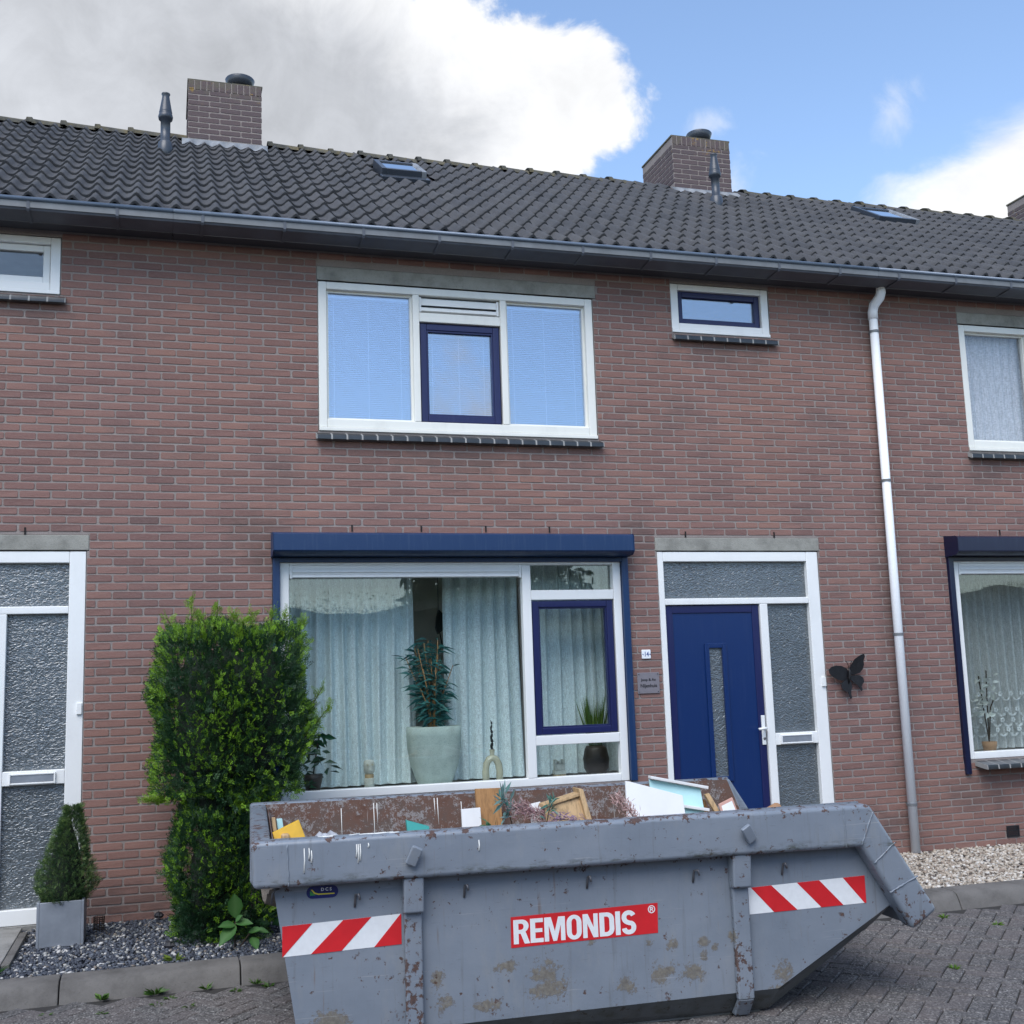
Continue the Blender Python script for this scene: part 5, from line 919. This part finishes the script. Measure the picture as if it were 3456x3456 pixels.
# ------------------------------------------------------------------ waste skip
sk = empty('waste_skip', (-1.9, -2.60, ZS), 'worn grey steel waste skip with red white warning stripes and company lettering', 'skip')
SX0, SY0, SROT = -3.65, -3.48, R(-4)      # the skip stands slightly askew to the kerb
def SK(x, z):                              # side-plate layout: position along the skip and height
    r = x - SX0; return (SX0 + r * (1 - .0128 * r), z + r * .0122 * min(1, max(0, (z + .1) / .12)))
NY, FYT, FYB = -3.38, -1.665, -1.84        # near plate upright, far plate leaning out
ZR0, ZR1 = .700, .912
def far(z): return FYB + (FYT - FYB) * (z / .9)
side = [(-3.575, .89), (-3.432, .0), SK(-.955, .0), SK(-.225, .355), SK(-.40, .88)]
def plate(poly, off, th, fr, mat, name):
    n = len(poly); m = MB(); Y = (lambda z: far(z) + off) if fr else (lambda z: NY + off)
    m.v = [(p[0], Y(p[1]), p[1]) for p in poly] + [(p[0], Y(p[1]) + th, p[1]) for p in poly]; m.f = [tuple(range(n)), tuple(range(2 * n - 1, n - 1, -1))] + [(i, (i + 1) % n, n + (i + 1) % n, n + i) for i in range(n)]
    return m.build(name, M_[mat], sk)
plate(side, 0, .006, False, 'skip', 'side_plate'); plate(side, -.006, .006, True, 'skip', 'side_plate')
ins = [(-3.56, .905), (-3.425, .012)] + [(p[0] - .008, p[1] + .012) for p in side[2:4]] + [(SK(-.40, .88)[0] - .012, .905)]
plate(ins, .014, .005, False, 'rust', 'inner_lining'); plate(ins, -.019, .005, True, 'rust', 'inner_lining')
def across(poly, mat, name, i0=.0065, i1=.0065, bevel=0):
    n = len(poly); m = MB(); m.v = [(p[0], NY + i0, p[1]) for p in poly] + [(p[0], far(p[1]) - i1, p[1]) for p in poly]; m.f = [tuple(range(n)), tuple(range(2 * n - 1, n - 1, -1))] + [(i, (i + 1) % n, n + (i + 1) % n, n + i) for i in range(n)]
    return m.build(name, M_[mat], sk, bevel=bevel)
across([(-3.575, .89), (-3.432, .0), (-3.424, .0), (-3.567, .89)], 'skip', 'end_plate', .007, .007); across([(-3.548, .905), (-3.413, .012), (-3.408, .012), (-3.543, .905)], 'rust', 'inner_lining', .022, .022)
b1, b2 = side[2], side[3]
across([(-3.42, .001), (-3.42, .012), (b1[0] - .003, b1[1] + .012), (b2[0] - .003, b2[1] + .012), b2, b1], 'rust', 'floor_plate')
for fr in (False, True):
    ya = NY if not fr else far(0); yb = NY + .075 if not fr else far(0) - .075; m = MB()
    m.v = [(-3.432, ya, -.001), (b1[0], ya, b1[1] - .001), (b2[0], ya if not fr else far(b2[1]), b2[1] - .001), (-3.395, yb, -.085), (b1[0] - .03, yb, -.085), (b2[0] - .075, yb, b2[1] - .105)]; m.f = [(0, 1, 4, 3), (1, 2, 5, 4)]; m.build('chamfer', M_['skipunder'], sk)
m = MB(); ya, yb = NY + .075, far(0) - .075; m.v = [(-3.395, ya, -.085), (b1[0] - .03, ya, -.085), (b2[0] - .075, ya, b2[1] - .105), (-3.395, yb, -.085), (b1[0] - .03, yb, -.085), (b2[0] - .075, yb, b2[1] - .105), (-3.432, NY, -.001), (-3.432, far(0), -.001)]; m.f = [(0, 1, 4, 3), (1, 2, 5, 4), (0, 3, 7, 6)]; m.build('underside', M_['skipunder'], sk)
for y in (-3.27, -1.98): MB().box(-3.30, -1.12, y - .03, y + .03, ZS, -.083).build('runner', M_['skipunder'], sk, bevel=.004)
bt, tp_, ti, bi = SK(-.385, .90), SK(-.010, .318), SK(-.170, .228), SK(-.452, .668)
rim = [(-3.636, ZR0), (-3.652, ZR1), (bt[0], ZR1), tp_, ti, (bi[0], ZR0)]
MB().prism(rim, -3.480, NY + .012).build('rim_rail', M_['skip'], sk, bevel=.024, seg=3); MB().prism(rim, FYT - .012, -1.56).build('rim_rail', M_['skip'], sk, bevel=.024, seg=3)
MB().box(-3.649, -3.551, NY + .014, FYT - .014, ZR0 + .002, ZR1 - .002).build('rim_rail', M_['skip'], sk, bevel=.022, seg=3)
MB().prism([(ti[0] + .02, ti[1] + .01), (tp_[0] - .003, tp_[1]), (tp_[0] - .045, tp_[1] + .07), (ti[0] - .02, ti[1] + .085)], NY + .014, far(.3) - .014).build('spout_lip', M_['skip'], sk, bevel=.01)
for (p, q) in (((-.550, .664), (-.552, .872)), ((-.455, .672), (-.372, .835)), ((-.385, .578), (-.243, .675)), ((-.305, .425), (-.125, .495)), ((-3.475, .704), (-3.482, .89))):   # weld beads
    p, q = SK(*p), SK(*q); a = Vector((p[0], -3.4805, p[1])); b = Vector((q[0], -3.4805, q[1])); pts = [a.lerp(b, i / 14) + Vector((random.uniform(-.002, .002), 0, random.uniform(-.002, .002))) for i in range(15)]; MB().tube(pts, [random.uniform(.003, .0055) for _ in pts], 6).build('weld_bead', M_['skip'], sk, smooth=True)
for xa, xb in ((-2.932, -2.846), (-1.205, -1.112)):      # ribs with gussets
    xa, xb = SK(xa, 0)[0], SK(xb, 0)[0]
    MB().prism([(xa, -.004), (xb, -.004), (xb, ZR0 - .002), (xa, ZR0 - .002)], NY - .038, NY - .001).build('rib', M_['skip'], sk, bevel=.010, seg=3); MB().prism([(NY - .037, -.003), (NY - .001, -.003), (NY + .08, -.087), (NY + .035, -.095)], xa + .004, xb - .004, 'x').build('rib_foot', M_['skip'], sk, bevel=.006)
    MB().prism([(NY - .002, ZR0 + .004), (NY - .082, ZR0 + .004), (NY - .068, .540), (NY - .002, .528)], xa - .006, xb + .006, 'x').build('gusset', M_['skip'], sk, bevel=.010, seg=3)
for x, z, a in ((-2.893, .800, 24), (-1.135, .778, -32)):
    x, z = SK(x, z); m = MB().box(-.026, .026, -.012, .012, -.045, .045); m.xform(Matrix.Translation((x, -3.508, z)) @ Matrix.Rotation(R(a), 4, 'Y') @ Matrix.Rotation(R(14), 4, 'X')); m.build('net_cleat', M_['skip'], sk, bevel=.006)
    MB().tube([(x, -3.475, z), (x, -3.505, z)], .014, 10).build('cleat_pin', M_['skip'], sk)
for x, z in ((-3.163, .634), (-2.63, .634), (-1.995, .625), (-1.411, .609), (-.893, .606)):
    x, z = SK(x, z); t = random.uniform(-.006, .012); MB().tube([(x - .002, NY - .004, z - .062), (x - .001, NY - .012, z - .03), (x + .001, NY - .018, z - .004), (x + .008 + t, NY - .026, z - .001), (x + .012 + t, NY - .032, z - .028)], .0058, 8).build('net_hook', M_['steel'], sk, smooth=True)
MB().tube([(-3.553, NY - .006, .62), (-3.546, NY - .012, .665), (-3.533, NY - .014, .682), (-3.518, NY - .004, .684)], .005, 8).build('net_hook', M_['steel'], sk, smooth=True)
# stickers
def stripes(x0, x1, zb0, zt0, zb1, zt1, tops, bots):
    P = lambda fr, top: SK(x0 + (x1 - x0) * fr, (zt0 + (zt1 - zt0) * fr) if top else (zb0 + (zb1 - zb0) * fr))
    pl = MB().prism([P(0, 0), P(1, 0), P(1, 1), P(0, 1)], NY - .0014, NY - .0004).build('warning_stripes', M_['refl'], sk)
    for (t0, t1), (b0, b1) in zip(tops, bots):
        poly = [P(b0, 0), P(b1, 0), P(t1, 1), P(t0, 1)]; q = []
        for p_ in poly:
            if not q or (abs(p_[0] - q[-1][0]) + abs(p_[1] - q[-1][1])) > 1e-3: q.append(p_)
        if len(q) >= 3: MB().prism(q, NY - .0026, NY - .0016).build('red_band', M_['red'], pl)
stripes(-3.503, -2.944, .376, .512, .384, .522, [(0, .249), (.505, .745), (.995, 1.0)], [(0, .004), (.235, .49), (.765, 1.0)])
stripes(-1.104, -.394, .364, .494, .366, .503, [(.03, .20), (.415, .605), (.81, 1.0)], [(.21, .405), (.61, .80), (.985, 1.0)])
sg = MB().prism([SK(-2.402, .316), SK(-1.622, .320), SK(-1.617, .463), SK(-2.400, .459)], NY - .0016, NY - .0004).build('company_sign', M_['red'], sk)
def arc(cx, cy, rx, ry, a0, a1, n=7): return [(cx + rx * math.cos(R(a0 + (a1 - a0) * i / n)), cy + ry * math.sin(R(a0 + (a1 - a0) * i / n))) for i in range(n + 1)]
def thick(path, w):
    l = []; r = []
    for i, p in enumerate(path):
        q0 = path[max(i - 1, 0)]; q1 = path[min(i + 1, len(path) - 1)]; dx, dy = q1[0] - q0[0], q1[1] - q0[1]; k = math.hypot(dx, dy); nx, ny = -dy / k * w / 2, dx / k * w / 2; l.append((p[0] + nx, p[1] + ny)); r.append((p[0] - nx, p[1] - ny))
    return l + r[::-1]
W_ = .19; GL = {   # heavy condensed capitals, unit height
 'R': ([[(0, 0), (0, 1)] + arc(.36, .72, .20, .28, 90, 0, 6)[0:0] + [(.30, 1)] + arc(.33, .73, .25, .27, 80, -60, 9) + [(.62, 0), (.41, 0), (.27, .42), (W_, .42), (W_, 0)], [(W_, .58), (.28, .58)] + arc(.30, .71, .09, .125, -80, 80, 6) + [(W_, .84)]], .64),
 'E': ([[(0, 0), (.50, 0), (.50, .17), (W_, .17), (W_, .42), (.46, .42), (.46, .58), (W_, .58), (W_, .83), (.49, .83), (.49, 1), (0, 1)]], .54),
 'M': ([[(0, 0), (0, 1), (.26, 1), (.40, .40), (.54, 1), (.80, 1), (.80, 0), (.63, 0), (.63, .66), (.47, 0), (.33, 0), (.17, .66), (.17, 0)]], .86),
 'O': ([arc(.29, .70, .29, .32, 0, 180, 10) + arc(.29, .30, .29, .32, 180, 360, 10), arc(.29, .70, .10, .155, 0, 180, 8) + arc(.29, .30, .10, .155, 180, 360, 8)], .63),
 'N': ([[(0, 0), (0, 1), (.20, 1), (.42, .42), (.42, 1), (.59, 1), (.59, 0), (.40, 0), (.17, .60), (.17, 0)]], .65),
 'D': ([[(0, 0), (0, 1), (.26, 1)] + arc(.29, .70, .29, .30, 85, 0, 7) + arc(.29, .30, .29, .30, 0, -85, 7) + [(.26, 0)], [(W_, .17), (.24, .17)] + arc(.27, .32, .12, .15, -80, 0, 5) + arc(.27, .68, .12, .15, 0, 80, 5) + [(W_, .83)]], .63),
 'I': ([[(0, 0), (W_, 0), (W_, 1), (0, 1)]], .25),
 'S': ([thick(arc(.28, .74, .185, .175, -15 + 30, 180, 8) + arc(.28, .70, .185, .20, 185, 250, 4) + [(.31, .47)] + arc(.28, .29, .19, .20, 60, -20, 5) + arc(.28, .26, .19, .175, -30, -180, 9), W_)], .57)}
def letters(txt, h, x, z, cx, y):
    out = []
    for ch in txt:
        loops, adv = GL[ch]; cu = bpy.data.curves.new('letter', 'CURVE'); cu.dimensions = '2D'; cu.fill_mode = 'BOTH'; cu.extrude = .0004
        for lp in loops:
            sp = cu.splines.new('POLY'); sp.points.add(len(lp) - 1)
            for q, p in zip(sp.points, lp): q.co = (p[0] * h * cx, p[1] * h, 0, 1)
            sp.use_cyclic_u = True
        t = bpy.data.objects.new('letter', cu); col.objects.link(t); dg = bpy.context.evaluated_depsgraph_get(); dg.update(); me = bpy.data.meshes.new_from_object(t.evaluated_get(dg)); bpy.data.objects.remove(t); bpy.data.curves.remove(cu)
        zz = z + .0045 * (x - SX0) - .0055; me.transform(Matrix.Translation((x, y, zz)) @ Matrix.Rotation(R(90), 4, 'X')); out.append(me); x += adv * h * cx
    return out
for me in letters('REMONDIS', .112, SK(-2.388, .34)[0], .3475, 1.165, NY - .0022): link('letter', me, M_['refl'], sg)
px_ = SK(-1.652, .432); link('registered_mark', text_mesh('®', .050, .0006, 1, .0004, (px_[0], NY - .0024, px_[1])), M_['refl'], sg)
def oval(cx, cz, hw, hh, n=10): return [(cx + (hw - hh) + hh * math.cos(t), cz + hh * math.sin(t)) for t in np.linspace(-math.pi / 2, math.pi / 2, n)] + [(cx - (hw - hh) + hh * math.cos(t), cz + hh * math.sin(t)) for t in np.linspace(math.pi / 2, 3 * math.pi / 2, n)]
dc = MB().prism(oval(-3.318, .656, .074, .028), NY - .0016, NY - .0004).build('maker_sticker', M_['stickerblue'], sk)
MB().prism([(-3.375, .643), (-3.350, .643), (-3.375, .664)], NY - .0026, NY - .0017).build('sticker_print', M_['green'], dc); MB().prism([(-3.372, .669), (-3.364, .669), (-3.352, .655), (-3.335, .650), (-3.262, .649), (-3.262, .644), (-3.338, .644), (-3.356, .650)], NY - .0026, NY - .0017).build('sticker_print', M_['yellow'], dc); link('lettering', text_mesh('D C S', .020, .0006, 1, .0004, (-3.300, NY - .0022, .667)), M_['refl'], dc)
for (x, zt, ln) in ((-3.405, .872, .11), (-3.383, .872, .05), (-3.372, .86, .055), (-3.165, .876, .06), (-3.157, .876, .085), (-3.148, .876, .075), (-2.585, .860, .05), (-3.11, .878, .02)): MB().tube([(x, -3.4800, zt), (x + .002, -3.4810, zt - ln * .5), (x - .001, -3.481, zt - ln)], [.002, .003, .004], 7).build('paint_drip', M_['drip'], sk, smooth=True)
for i in range(8):
    x = random.uniform(-3.50, -3.0); MB().tube([(x, -3.43 + random.uniform(-.02, .03), ZR1 - .001), (x + random.uniform(.02, .09), -3.42 + random.uniform(-.03, .03), ZR1 - .001)], [.003, .005], 6).build('paint_drip', M_['drip'], sk, smooth=True)
for x, zt, ln in ((-3.10, .86, .2), (-2.90, .88, .24), (-2.88, .88, .12), (-2.52, .89, .10), (-2.50, .89, .16), (-2.35, .86, .1)): MB().tube([(x, far(zt) - .0195, zt), (x + .002, far(zt - ln) - .0195, zt - ln)], [.0024, .0018], 6).build('paint_drip', M_['drip'], sk, smooth=True)
Msk = Matrix.Translation((SX0, SY0, 0)) @ Matrix.Rotation(SROT, 4, 'Z') @ Matrix.Translation((-SX0, -SY0, 0))
def tree(o):
    for ch in o.children: yield ch; yield from tree(ch)
bpy.context.view_layer.update()
for o in tree(sk): o.data.transform(Msk)
FY = -1.72

# ------------------------------------------------------------------ rubbish in the skip
hp_ = MB(); nx, ny = 44, 22
for i in range(nx + 1):
    for j in range(ny + 1):
        x = -3.50 + 3.08 * i / nx; y = NY + .03 + (FY - NY - .06) * j / ny; e = min(i, nx - i, 4) / 4; z = .52 + .06 * math.sin(x * 3.1 + y * 2) + .05 * math.sin(x * 9 - y * 7) + random.uniform(-.03, .03)
        if x > -.62: z -= (x + .62) * .35
        hp_.v.append((x, y, z))
for i in range(nx):
    for j in range(ny): a = i * (ny + 1) + j; hp_.f.append((a, a + ny + 1, a + ny + 2, a + 1))
tag(hp_.build('rubble_heap', M_['rubble']), 'heap of mixed rubble filling the grey skip', 'rubble')
def sheet(name, pts, y0, y1, th, mat, label, catg, lean=0, parent=None, bevel=.002):
    """board cut to an outline in x,z; y0 at its foot, y1 at its top"""
    zs = [p[1] for p in pts]; za, zb = min(zs), max(zs); Yf = lambda z: y0 + (y1 - y0) * (z - za) / (zb - za); n = len(pts); m = MB()
    m.v = [(p[0], Yf(p[1]), p[1]) for p in pts] + [(p[0], Yf(p[1]) + th, p[1]) for p in pts]; m.f = [tuple(range(n)), tuple(range(2 * n - 1, n - 1, -1))] + [(i, (i + 1) % n, n + (i + 1) % n, n + i) for i in range(n)]
    o = m.build(name, M_[mat], parent, bevel=bevel, seg=1)
    if label: tag(o, label, catg)
    return o
sheet('wooden_plank', [(-2.160, .50), (-1.996, .49), (-1.988, .935), (-2.152, .938)], -1.95, -1.86, .022, 'wood2', 'upright orange pine plank leaning on the far wall of the skip', 'plank')
sheet('white_offcut', [(-2.275, .50), (-2.150, .50), (-2.146, .832), (-2.268, .829)], -2.02, -1.95, .016, 'board', 'small white offcut leaning beside the pine plank in the skip', 'offcut')
sheet('teal_board', [(-2.60, .48), (-2.462, .48), (-2.474, .742), (-2.612, .786)], -2.05, -1.94, .035, 'teal', 'thick teal green board sticking up in the skip', 'board')
ob_ = sheet('ochre_board', [(-3.46, .62), (-3.34, .58), (-3.355, .872), (-3.385, .957), (-3.515, .905)], -3.22, -3.10, .025, 'ochre', 'ochre yellow board leaning in the corner of the skip', 'board')
MB().box(-3.475, -3.435, -3.150, -3.100, .862, .900).build('knob', M_['wood'], ob_, bevel=.01)
sheet('wooden_strip', [(-3.46, .60), (-3.442, .60), (-3.482, .955), (-3.500, .955)], -2.92, -2.90, .012, 'wood', 'thin pale wooden strip standing behind the ochre board', 'strip')
sheet('turquoise_card', [(-3.43, .60), (-3.40, .60), (-3.445, .945), (-3.474, .945)], -2.90, -2.88, .012, 'mint', 'narrow turquoise offcut standing behind the ochre board', 'offcut')
bag = MB(); nb = 22
for i in range(nb + 1):
    for j in range(9):
        u, w = i / nb, j / 8; bag.v.append((-3.36 + .32 * u + .01 * math.sin(j * 2.3), -2.95 + .35 * w + .02 * math.sin(i * 1.7),   .60 + .25 * math.sin(math.pi * min(1, u * .95 + .04)) ** .6 * math.sin(math.pi * (w * .9 + .05)) + .010 * math.sin(i * 1.3 + j * .9) + .006 * math.sin(i * 2.9 - j * 2.1)))
for i in range(nb):
    for j in range(8): a = i * 9 + j; bag.f.append((a, a + 9, a + 10, a + 1))
tag(bag.build('plastic_bag', M_['plastic'], smooth=True), 'crumpled translucent white plastic bag beside the ochre board', 'plastic bag')
dw = empty('broken_drawer', (-1.68, -2.3, .55), 'broken pale wooden drawer lying tilted in the skip', 'drawer')
sheet('drawer_bottom', [(-1.86, .55), (-1.56, .55), (-1.60, .905), (-1.845, .845)], -2.42, -2.30, .010, 'wood', None, None, parent=dw); sheet('drawer_side', [(-1.86, .848), (-1.60, .908), (-1.598, .928), (-1.858, .868)], -2.33, -2.32, .09, 'wood', None, None, parent=dw)
sheet('drawer_front', [(-1.575, .55), (-1.535, .55), (-1.600, .942), (-1.632, .948)], -2.44, -2.32, .11, 'wood', None, None, parent=dw, bevel=.004)
sheet('white_board', [(-1.385, .55), (-.985, .55), (-.972, .872), (-1.300, .970), (-1.330, .976)], -2.48, -2.34, .018, 'board', 'large white cupboard panel standing tilted in the skip', 'panel')
mt = empty('mint_drawer', (-.95, -2.2, .55), 'pale mint green cupboard drawer with white runners in the skip', 'drawer')
sheet('drawer_panel', [(-1.13, .55), (-.775, .55), (-.785, .895), (-1.122, .968)], -2.32, -2.22, .014, 'mint', None, None, parent=mt); sheet('runner', [(-1.128, .972), (-.745, .888), (-.742, .906), (-1.126, .990)], -2.27, -2.262, .05, 'board', None, None, parent=mt); sheet('runner', [(-1.10, .822), (-.76, .755), (-.757, .773), (-1.10, .840)], -2.30, -2.29, .03, 'board', None, None, parent=mt)
sheet('wooden_batten', [(-.640, .55), (-.600, .55), (-.735, .862), (-.765, .855)], -2.36, -2.26, .03, 'wood', 'pale wooden batten leaning next to the mint green drawer', 'batten'); sheet('wooden_offcut', [(-.80, .55), (-.70, .55), (-.735, .815), (-.785, .83)], -2.24, -2.20, .02, 'wood2', 'short pine offcut behind the leaning batten', 'offcut')
pf = empty('picture_frame', (-.65, -2.4, .55), 'small picture frame with pink wooden edge and white sheet', 'picture frame'); sheet('frame', [(-.685, .56), (-.560, .55), (-.612, .835), (-.715, .80)], -2.43, -2.33, .014, 'pinkframe', None, None, parent=pf); sheet('white_sheet', [(-.672, .57), (-.575, .565), (-.620, .818), (-.700, .790)], -2.436, -2.336, .005, 'board', None, None, parent=pf)
sheet('cardboard_piece', [(-.56, .60), (-.42, .55), (-.332, .740), (-.352, .795), (-.374, .796), (-.55, .735)], -2.62, -2.45, .03, 'card', 'rounded piece of brown cardboard at the spout end of the skip', 'cardboard', bevel=.006)
tag(MB().tube([(-.46, -3.415, .906), (-.44, -3.41, .93), (-.41, -3.40, .918), (-.38, -3.40, .907)], .006, 6).build('rusty_wire', M_['rust'], smooth=True), 'bent rusty wire lying on the skip rim', 'wire') if False else None
for i_, (x_, y_, z_, w_, h_, rz_, ry_, mt_, lb_, ct_) in enumerate(((-2.80, -2.9, .74, .30, .10, 20, 12, 'wood', 'splintered pale batten lying along the near rim of the skip', 'batten'), (-2.45, -2.6, .70, .22, .16, -30, -18, 'board', 'broken white chipboard piece between teal board and rim', 'board piece'), (-1.95, -2.95, .735, .26, .12, 15, 8, 'card', 'torn brown cardboard flap under the purple flowers', 'cardboard'), (-1.20, -3.0, .73, .30, .09, -12, 10, 'wood2', 'short dark pine board lying before the large white panel', 'board'), (-.85, -2.85, .76, .18, .08, 35, -20, 'board', 'white plaster fragment beside the picture frame', 'plaster'), (-2.95, -2.3, .70, .35, .2, 10, 5, 'rubble', 'grey plasterboard slab behind the plastic bag', 'plasterboard'))):
    m = MB().box(-w_ / 2, w_ / 2, -h_ / 2, h_ / 2, -.012, .012); m.v = [(a_ + random.uniform(-.012, .012), b_ + random.uniform(-.012, .012), c_) for a_, b_, c_ in m.v]; m.xform(Matrix.Translation((x_, y_, z_)) @ Matrix.Rotation(R(rz_), 4, 'Z') @ Matrix.Rotation(R(ry_), 4, 'Y') @ Matrix.Rotation(R(25), 4, 'X')); tag(m.build('waste_piece', M_[mt_]), lb_, ct_)
def spray(name, base, tip, n, ln, wd, ca, cb_, label, spread=.9, along=(.1, 1), thick=.03):
    base = Vector(base); tip = Vector(tip); e = empty(name, base, label, 'dried flowers' if 'pink' in label else 'artificial sprig'); MB().tube([base, base.lerp(tip, .5) + Vector((0, 0, .02)), tip], [.004, .003, .002], 5).build('stem', M_['twig'], e)
    P = []; D = []; ax = (tip - base).normalized()
    for i in range(n): q = random.uniform(*along); P.append((base.lerp(tip, q) + Vector((0, 0, .08 * q * (1 - q))) + Vector((random.gauss(0, thick), random.gauss(0, thick), random.gauss(0, thick))) * .6)[:]); D.append((ax * .7 + Vector((random.gauss(0, spread), random.gauss(0, spread), random.gauss(0, spread))))[:])
    v, f, c = leaves(np.array(P), np.array(D), ln, wd, ca, cb_, .1); link('blades', npmesh('blades', v, f, M_['leaf'], c), None, e)['kind'] = 'stuff'
spray('dried_flower', (-1.74, -2.30, .745), (-2.03, -2.30, .855), 420, .055, .006, (.30, .17, .20), (.55, .38, .36), 'plume of pink purple dried flowers beside the pine plank', .55, (.0, 1), .035)
spray('dried_flower', (-1.62, -2.55, .74), (-1.86, -2.50, .80), 200, .045, .006, (.20, .14, .24), (.42, .28, .38), 'purple dried pink flowers lying in front of the broken drawer', .6, (0, 1), .03)
spray('dried_flower', (-1.36, -2.62, .72), (-1.47, -2.55, .90), 260, .045, .006, (.42, .26, .24), (.62, .45, .42), 'faded pink dried flower plume against the large white panel', .55, (.2, 1), .028)
spray('artificial_sprig', (-2.02, -2.25, .70), (-2.10, -2.30, .925), 34, .085, .020, (.06, .17, .15), (.22, .34, .33), 'grey green artificial sprig with long leaves before the pine plank', .8, (.3, 1), .02)
spray('artificial_sprig', (-1.86, -2.35, .72), (-1.82, -2.38, .89), 24, .075, .012, (.04, .16, .12), (.14, .28, .24), 'green artificial sprig between plank and broken drawer', .6, (.3, 1), .015)
spray('artificial_sprig', (-2.10, -2.30, .68), (-2.22, -2.35, .765), 22, .07, .018, (.03, .10, .04), (.08, .20, .10), 'dark green artificial sprig at the foot of the pine plank', .6, (.2, 1), .015)
sheet('white_label_sheet', [(-1.915, .60), (-1.845, .60), (-1.835, .872), (-1.905, .862)], -2.28, -2.20, .006, 'board', 'scrap of white card behind the dried flowers', 'card')

# ------------------------------------------------------------------ across the street, seen only in the panes
hg = empty('clipped_hedge', (-4, -15.5, ZS), 'tall clipped green hedge across the street, mirrored in the windows', 'hedge')
hb = MB(); nx = 60
for i in range(nx + 1):
    x = -26 + 46 * i / nx; t = 3.35 + .25 * math.sin(i * .7) + random.uniform(-.12, .12)
    for (y, z) in ((-14.6, ZS - .02), (-14.45 + random.uniform(-.1, .1), 1.7), (-14.6, t - .2), (-15.1, t), (-16.2, t - .1), (-16.4, ZS - .02)): hb.v.append((x, y, z))
for i in range(nx):
    for j in range(5): a = i * 6 + j; hb.f.append((a, a + 1, a + 7, a + 6))
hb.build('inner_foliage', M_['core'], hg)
n = 60000; P = np.stack([rng.uniform(-26, 20, n), rng.uniform(-14.75, -14.35, n), rng.uniform(0, 3.5, n) ], 1); tp = rng.random(n) < .3; P[tp, 1] = rng.uniform(-16.3, -14.4, tp.sum()); P[tp, 2] = 3.35 + .25 * np.sin((P[tp, 0] + 26) / 46 * 60 * .7) + rng.uniform(-.12, .10, tp.sum())
v, f, c = leaves(P, rng.normal(size=(n, 3)) + np.array([[0, .3, .4]]), .05, .022, (.018, .05, .014), (.07, .14, .03), .2); link('foliage', npmesh('foliage', v, f, M_['leaf'], c), None, hg)['kind'] = 'stuff'
for i, (x, y, h, rr, lb) in enumerate(((-12.5, -19, 8.5, 2.9, 'tall broad tree behind the hedge across the street'), (4.5, -21, 7.0, 2.3, 'smaller tree behind the hedge across the street'))):
    tr = empty('street_tree', (x, y, ZS), lb, 'tree'); tm = MB().tube([(x, y, ZS - .02), (x + .1, y, h * .35), (x, y, h * .7)], [.22, .16, .08], 10)
    for k in range(7): a = k * .9; tm.tube([(x, y, h * (.32 + .04 * k)), (x + rr * .6 * math.cos(a), y + rr * .6 * math.sin(a), h * (.55 + .05 * k))], [.07, .025], 7)
    tm.build('trunk', M_['twig'], tr, smooth=True); n = 9000; g = rng.normal(size=(n, 3)); g /= np.linalg.norm(g, axis=1, keepdims=True); g *= rng.uniform(.45, 1.0, (n, 1)) ** .6; w = 1 + .25 * np.sin(g[:, :1] * 5 + 1) * np.sin(g[:, 2:] * 6) + .15 * np.sin(g[:, 1:2] * 9)
    P = np.array([[x, y, h * .66]]) + g * w * np.array([[rr, rr, h * .36]]); v, f, c = leaves(P, rng.normal(size=(n, 3)), .30, .14, (.018, .05, .014), (.06, .13, .03), .2); link('crown', npmesh('crown', v, f, M_['leaf'], c), None, tr)['kind'] = 'stuff'
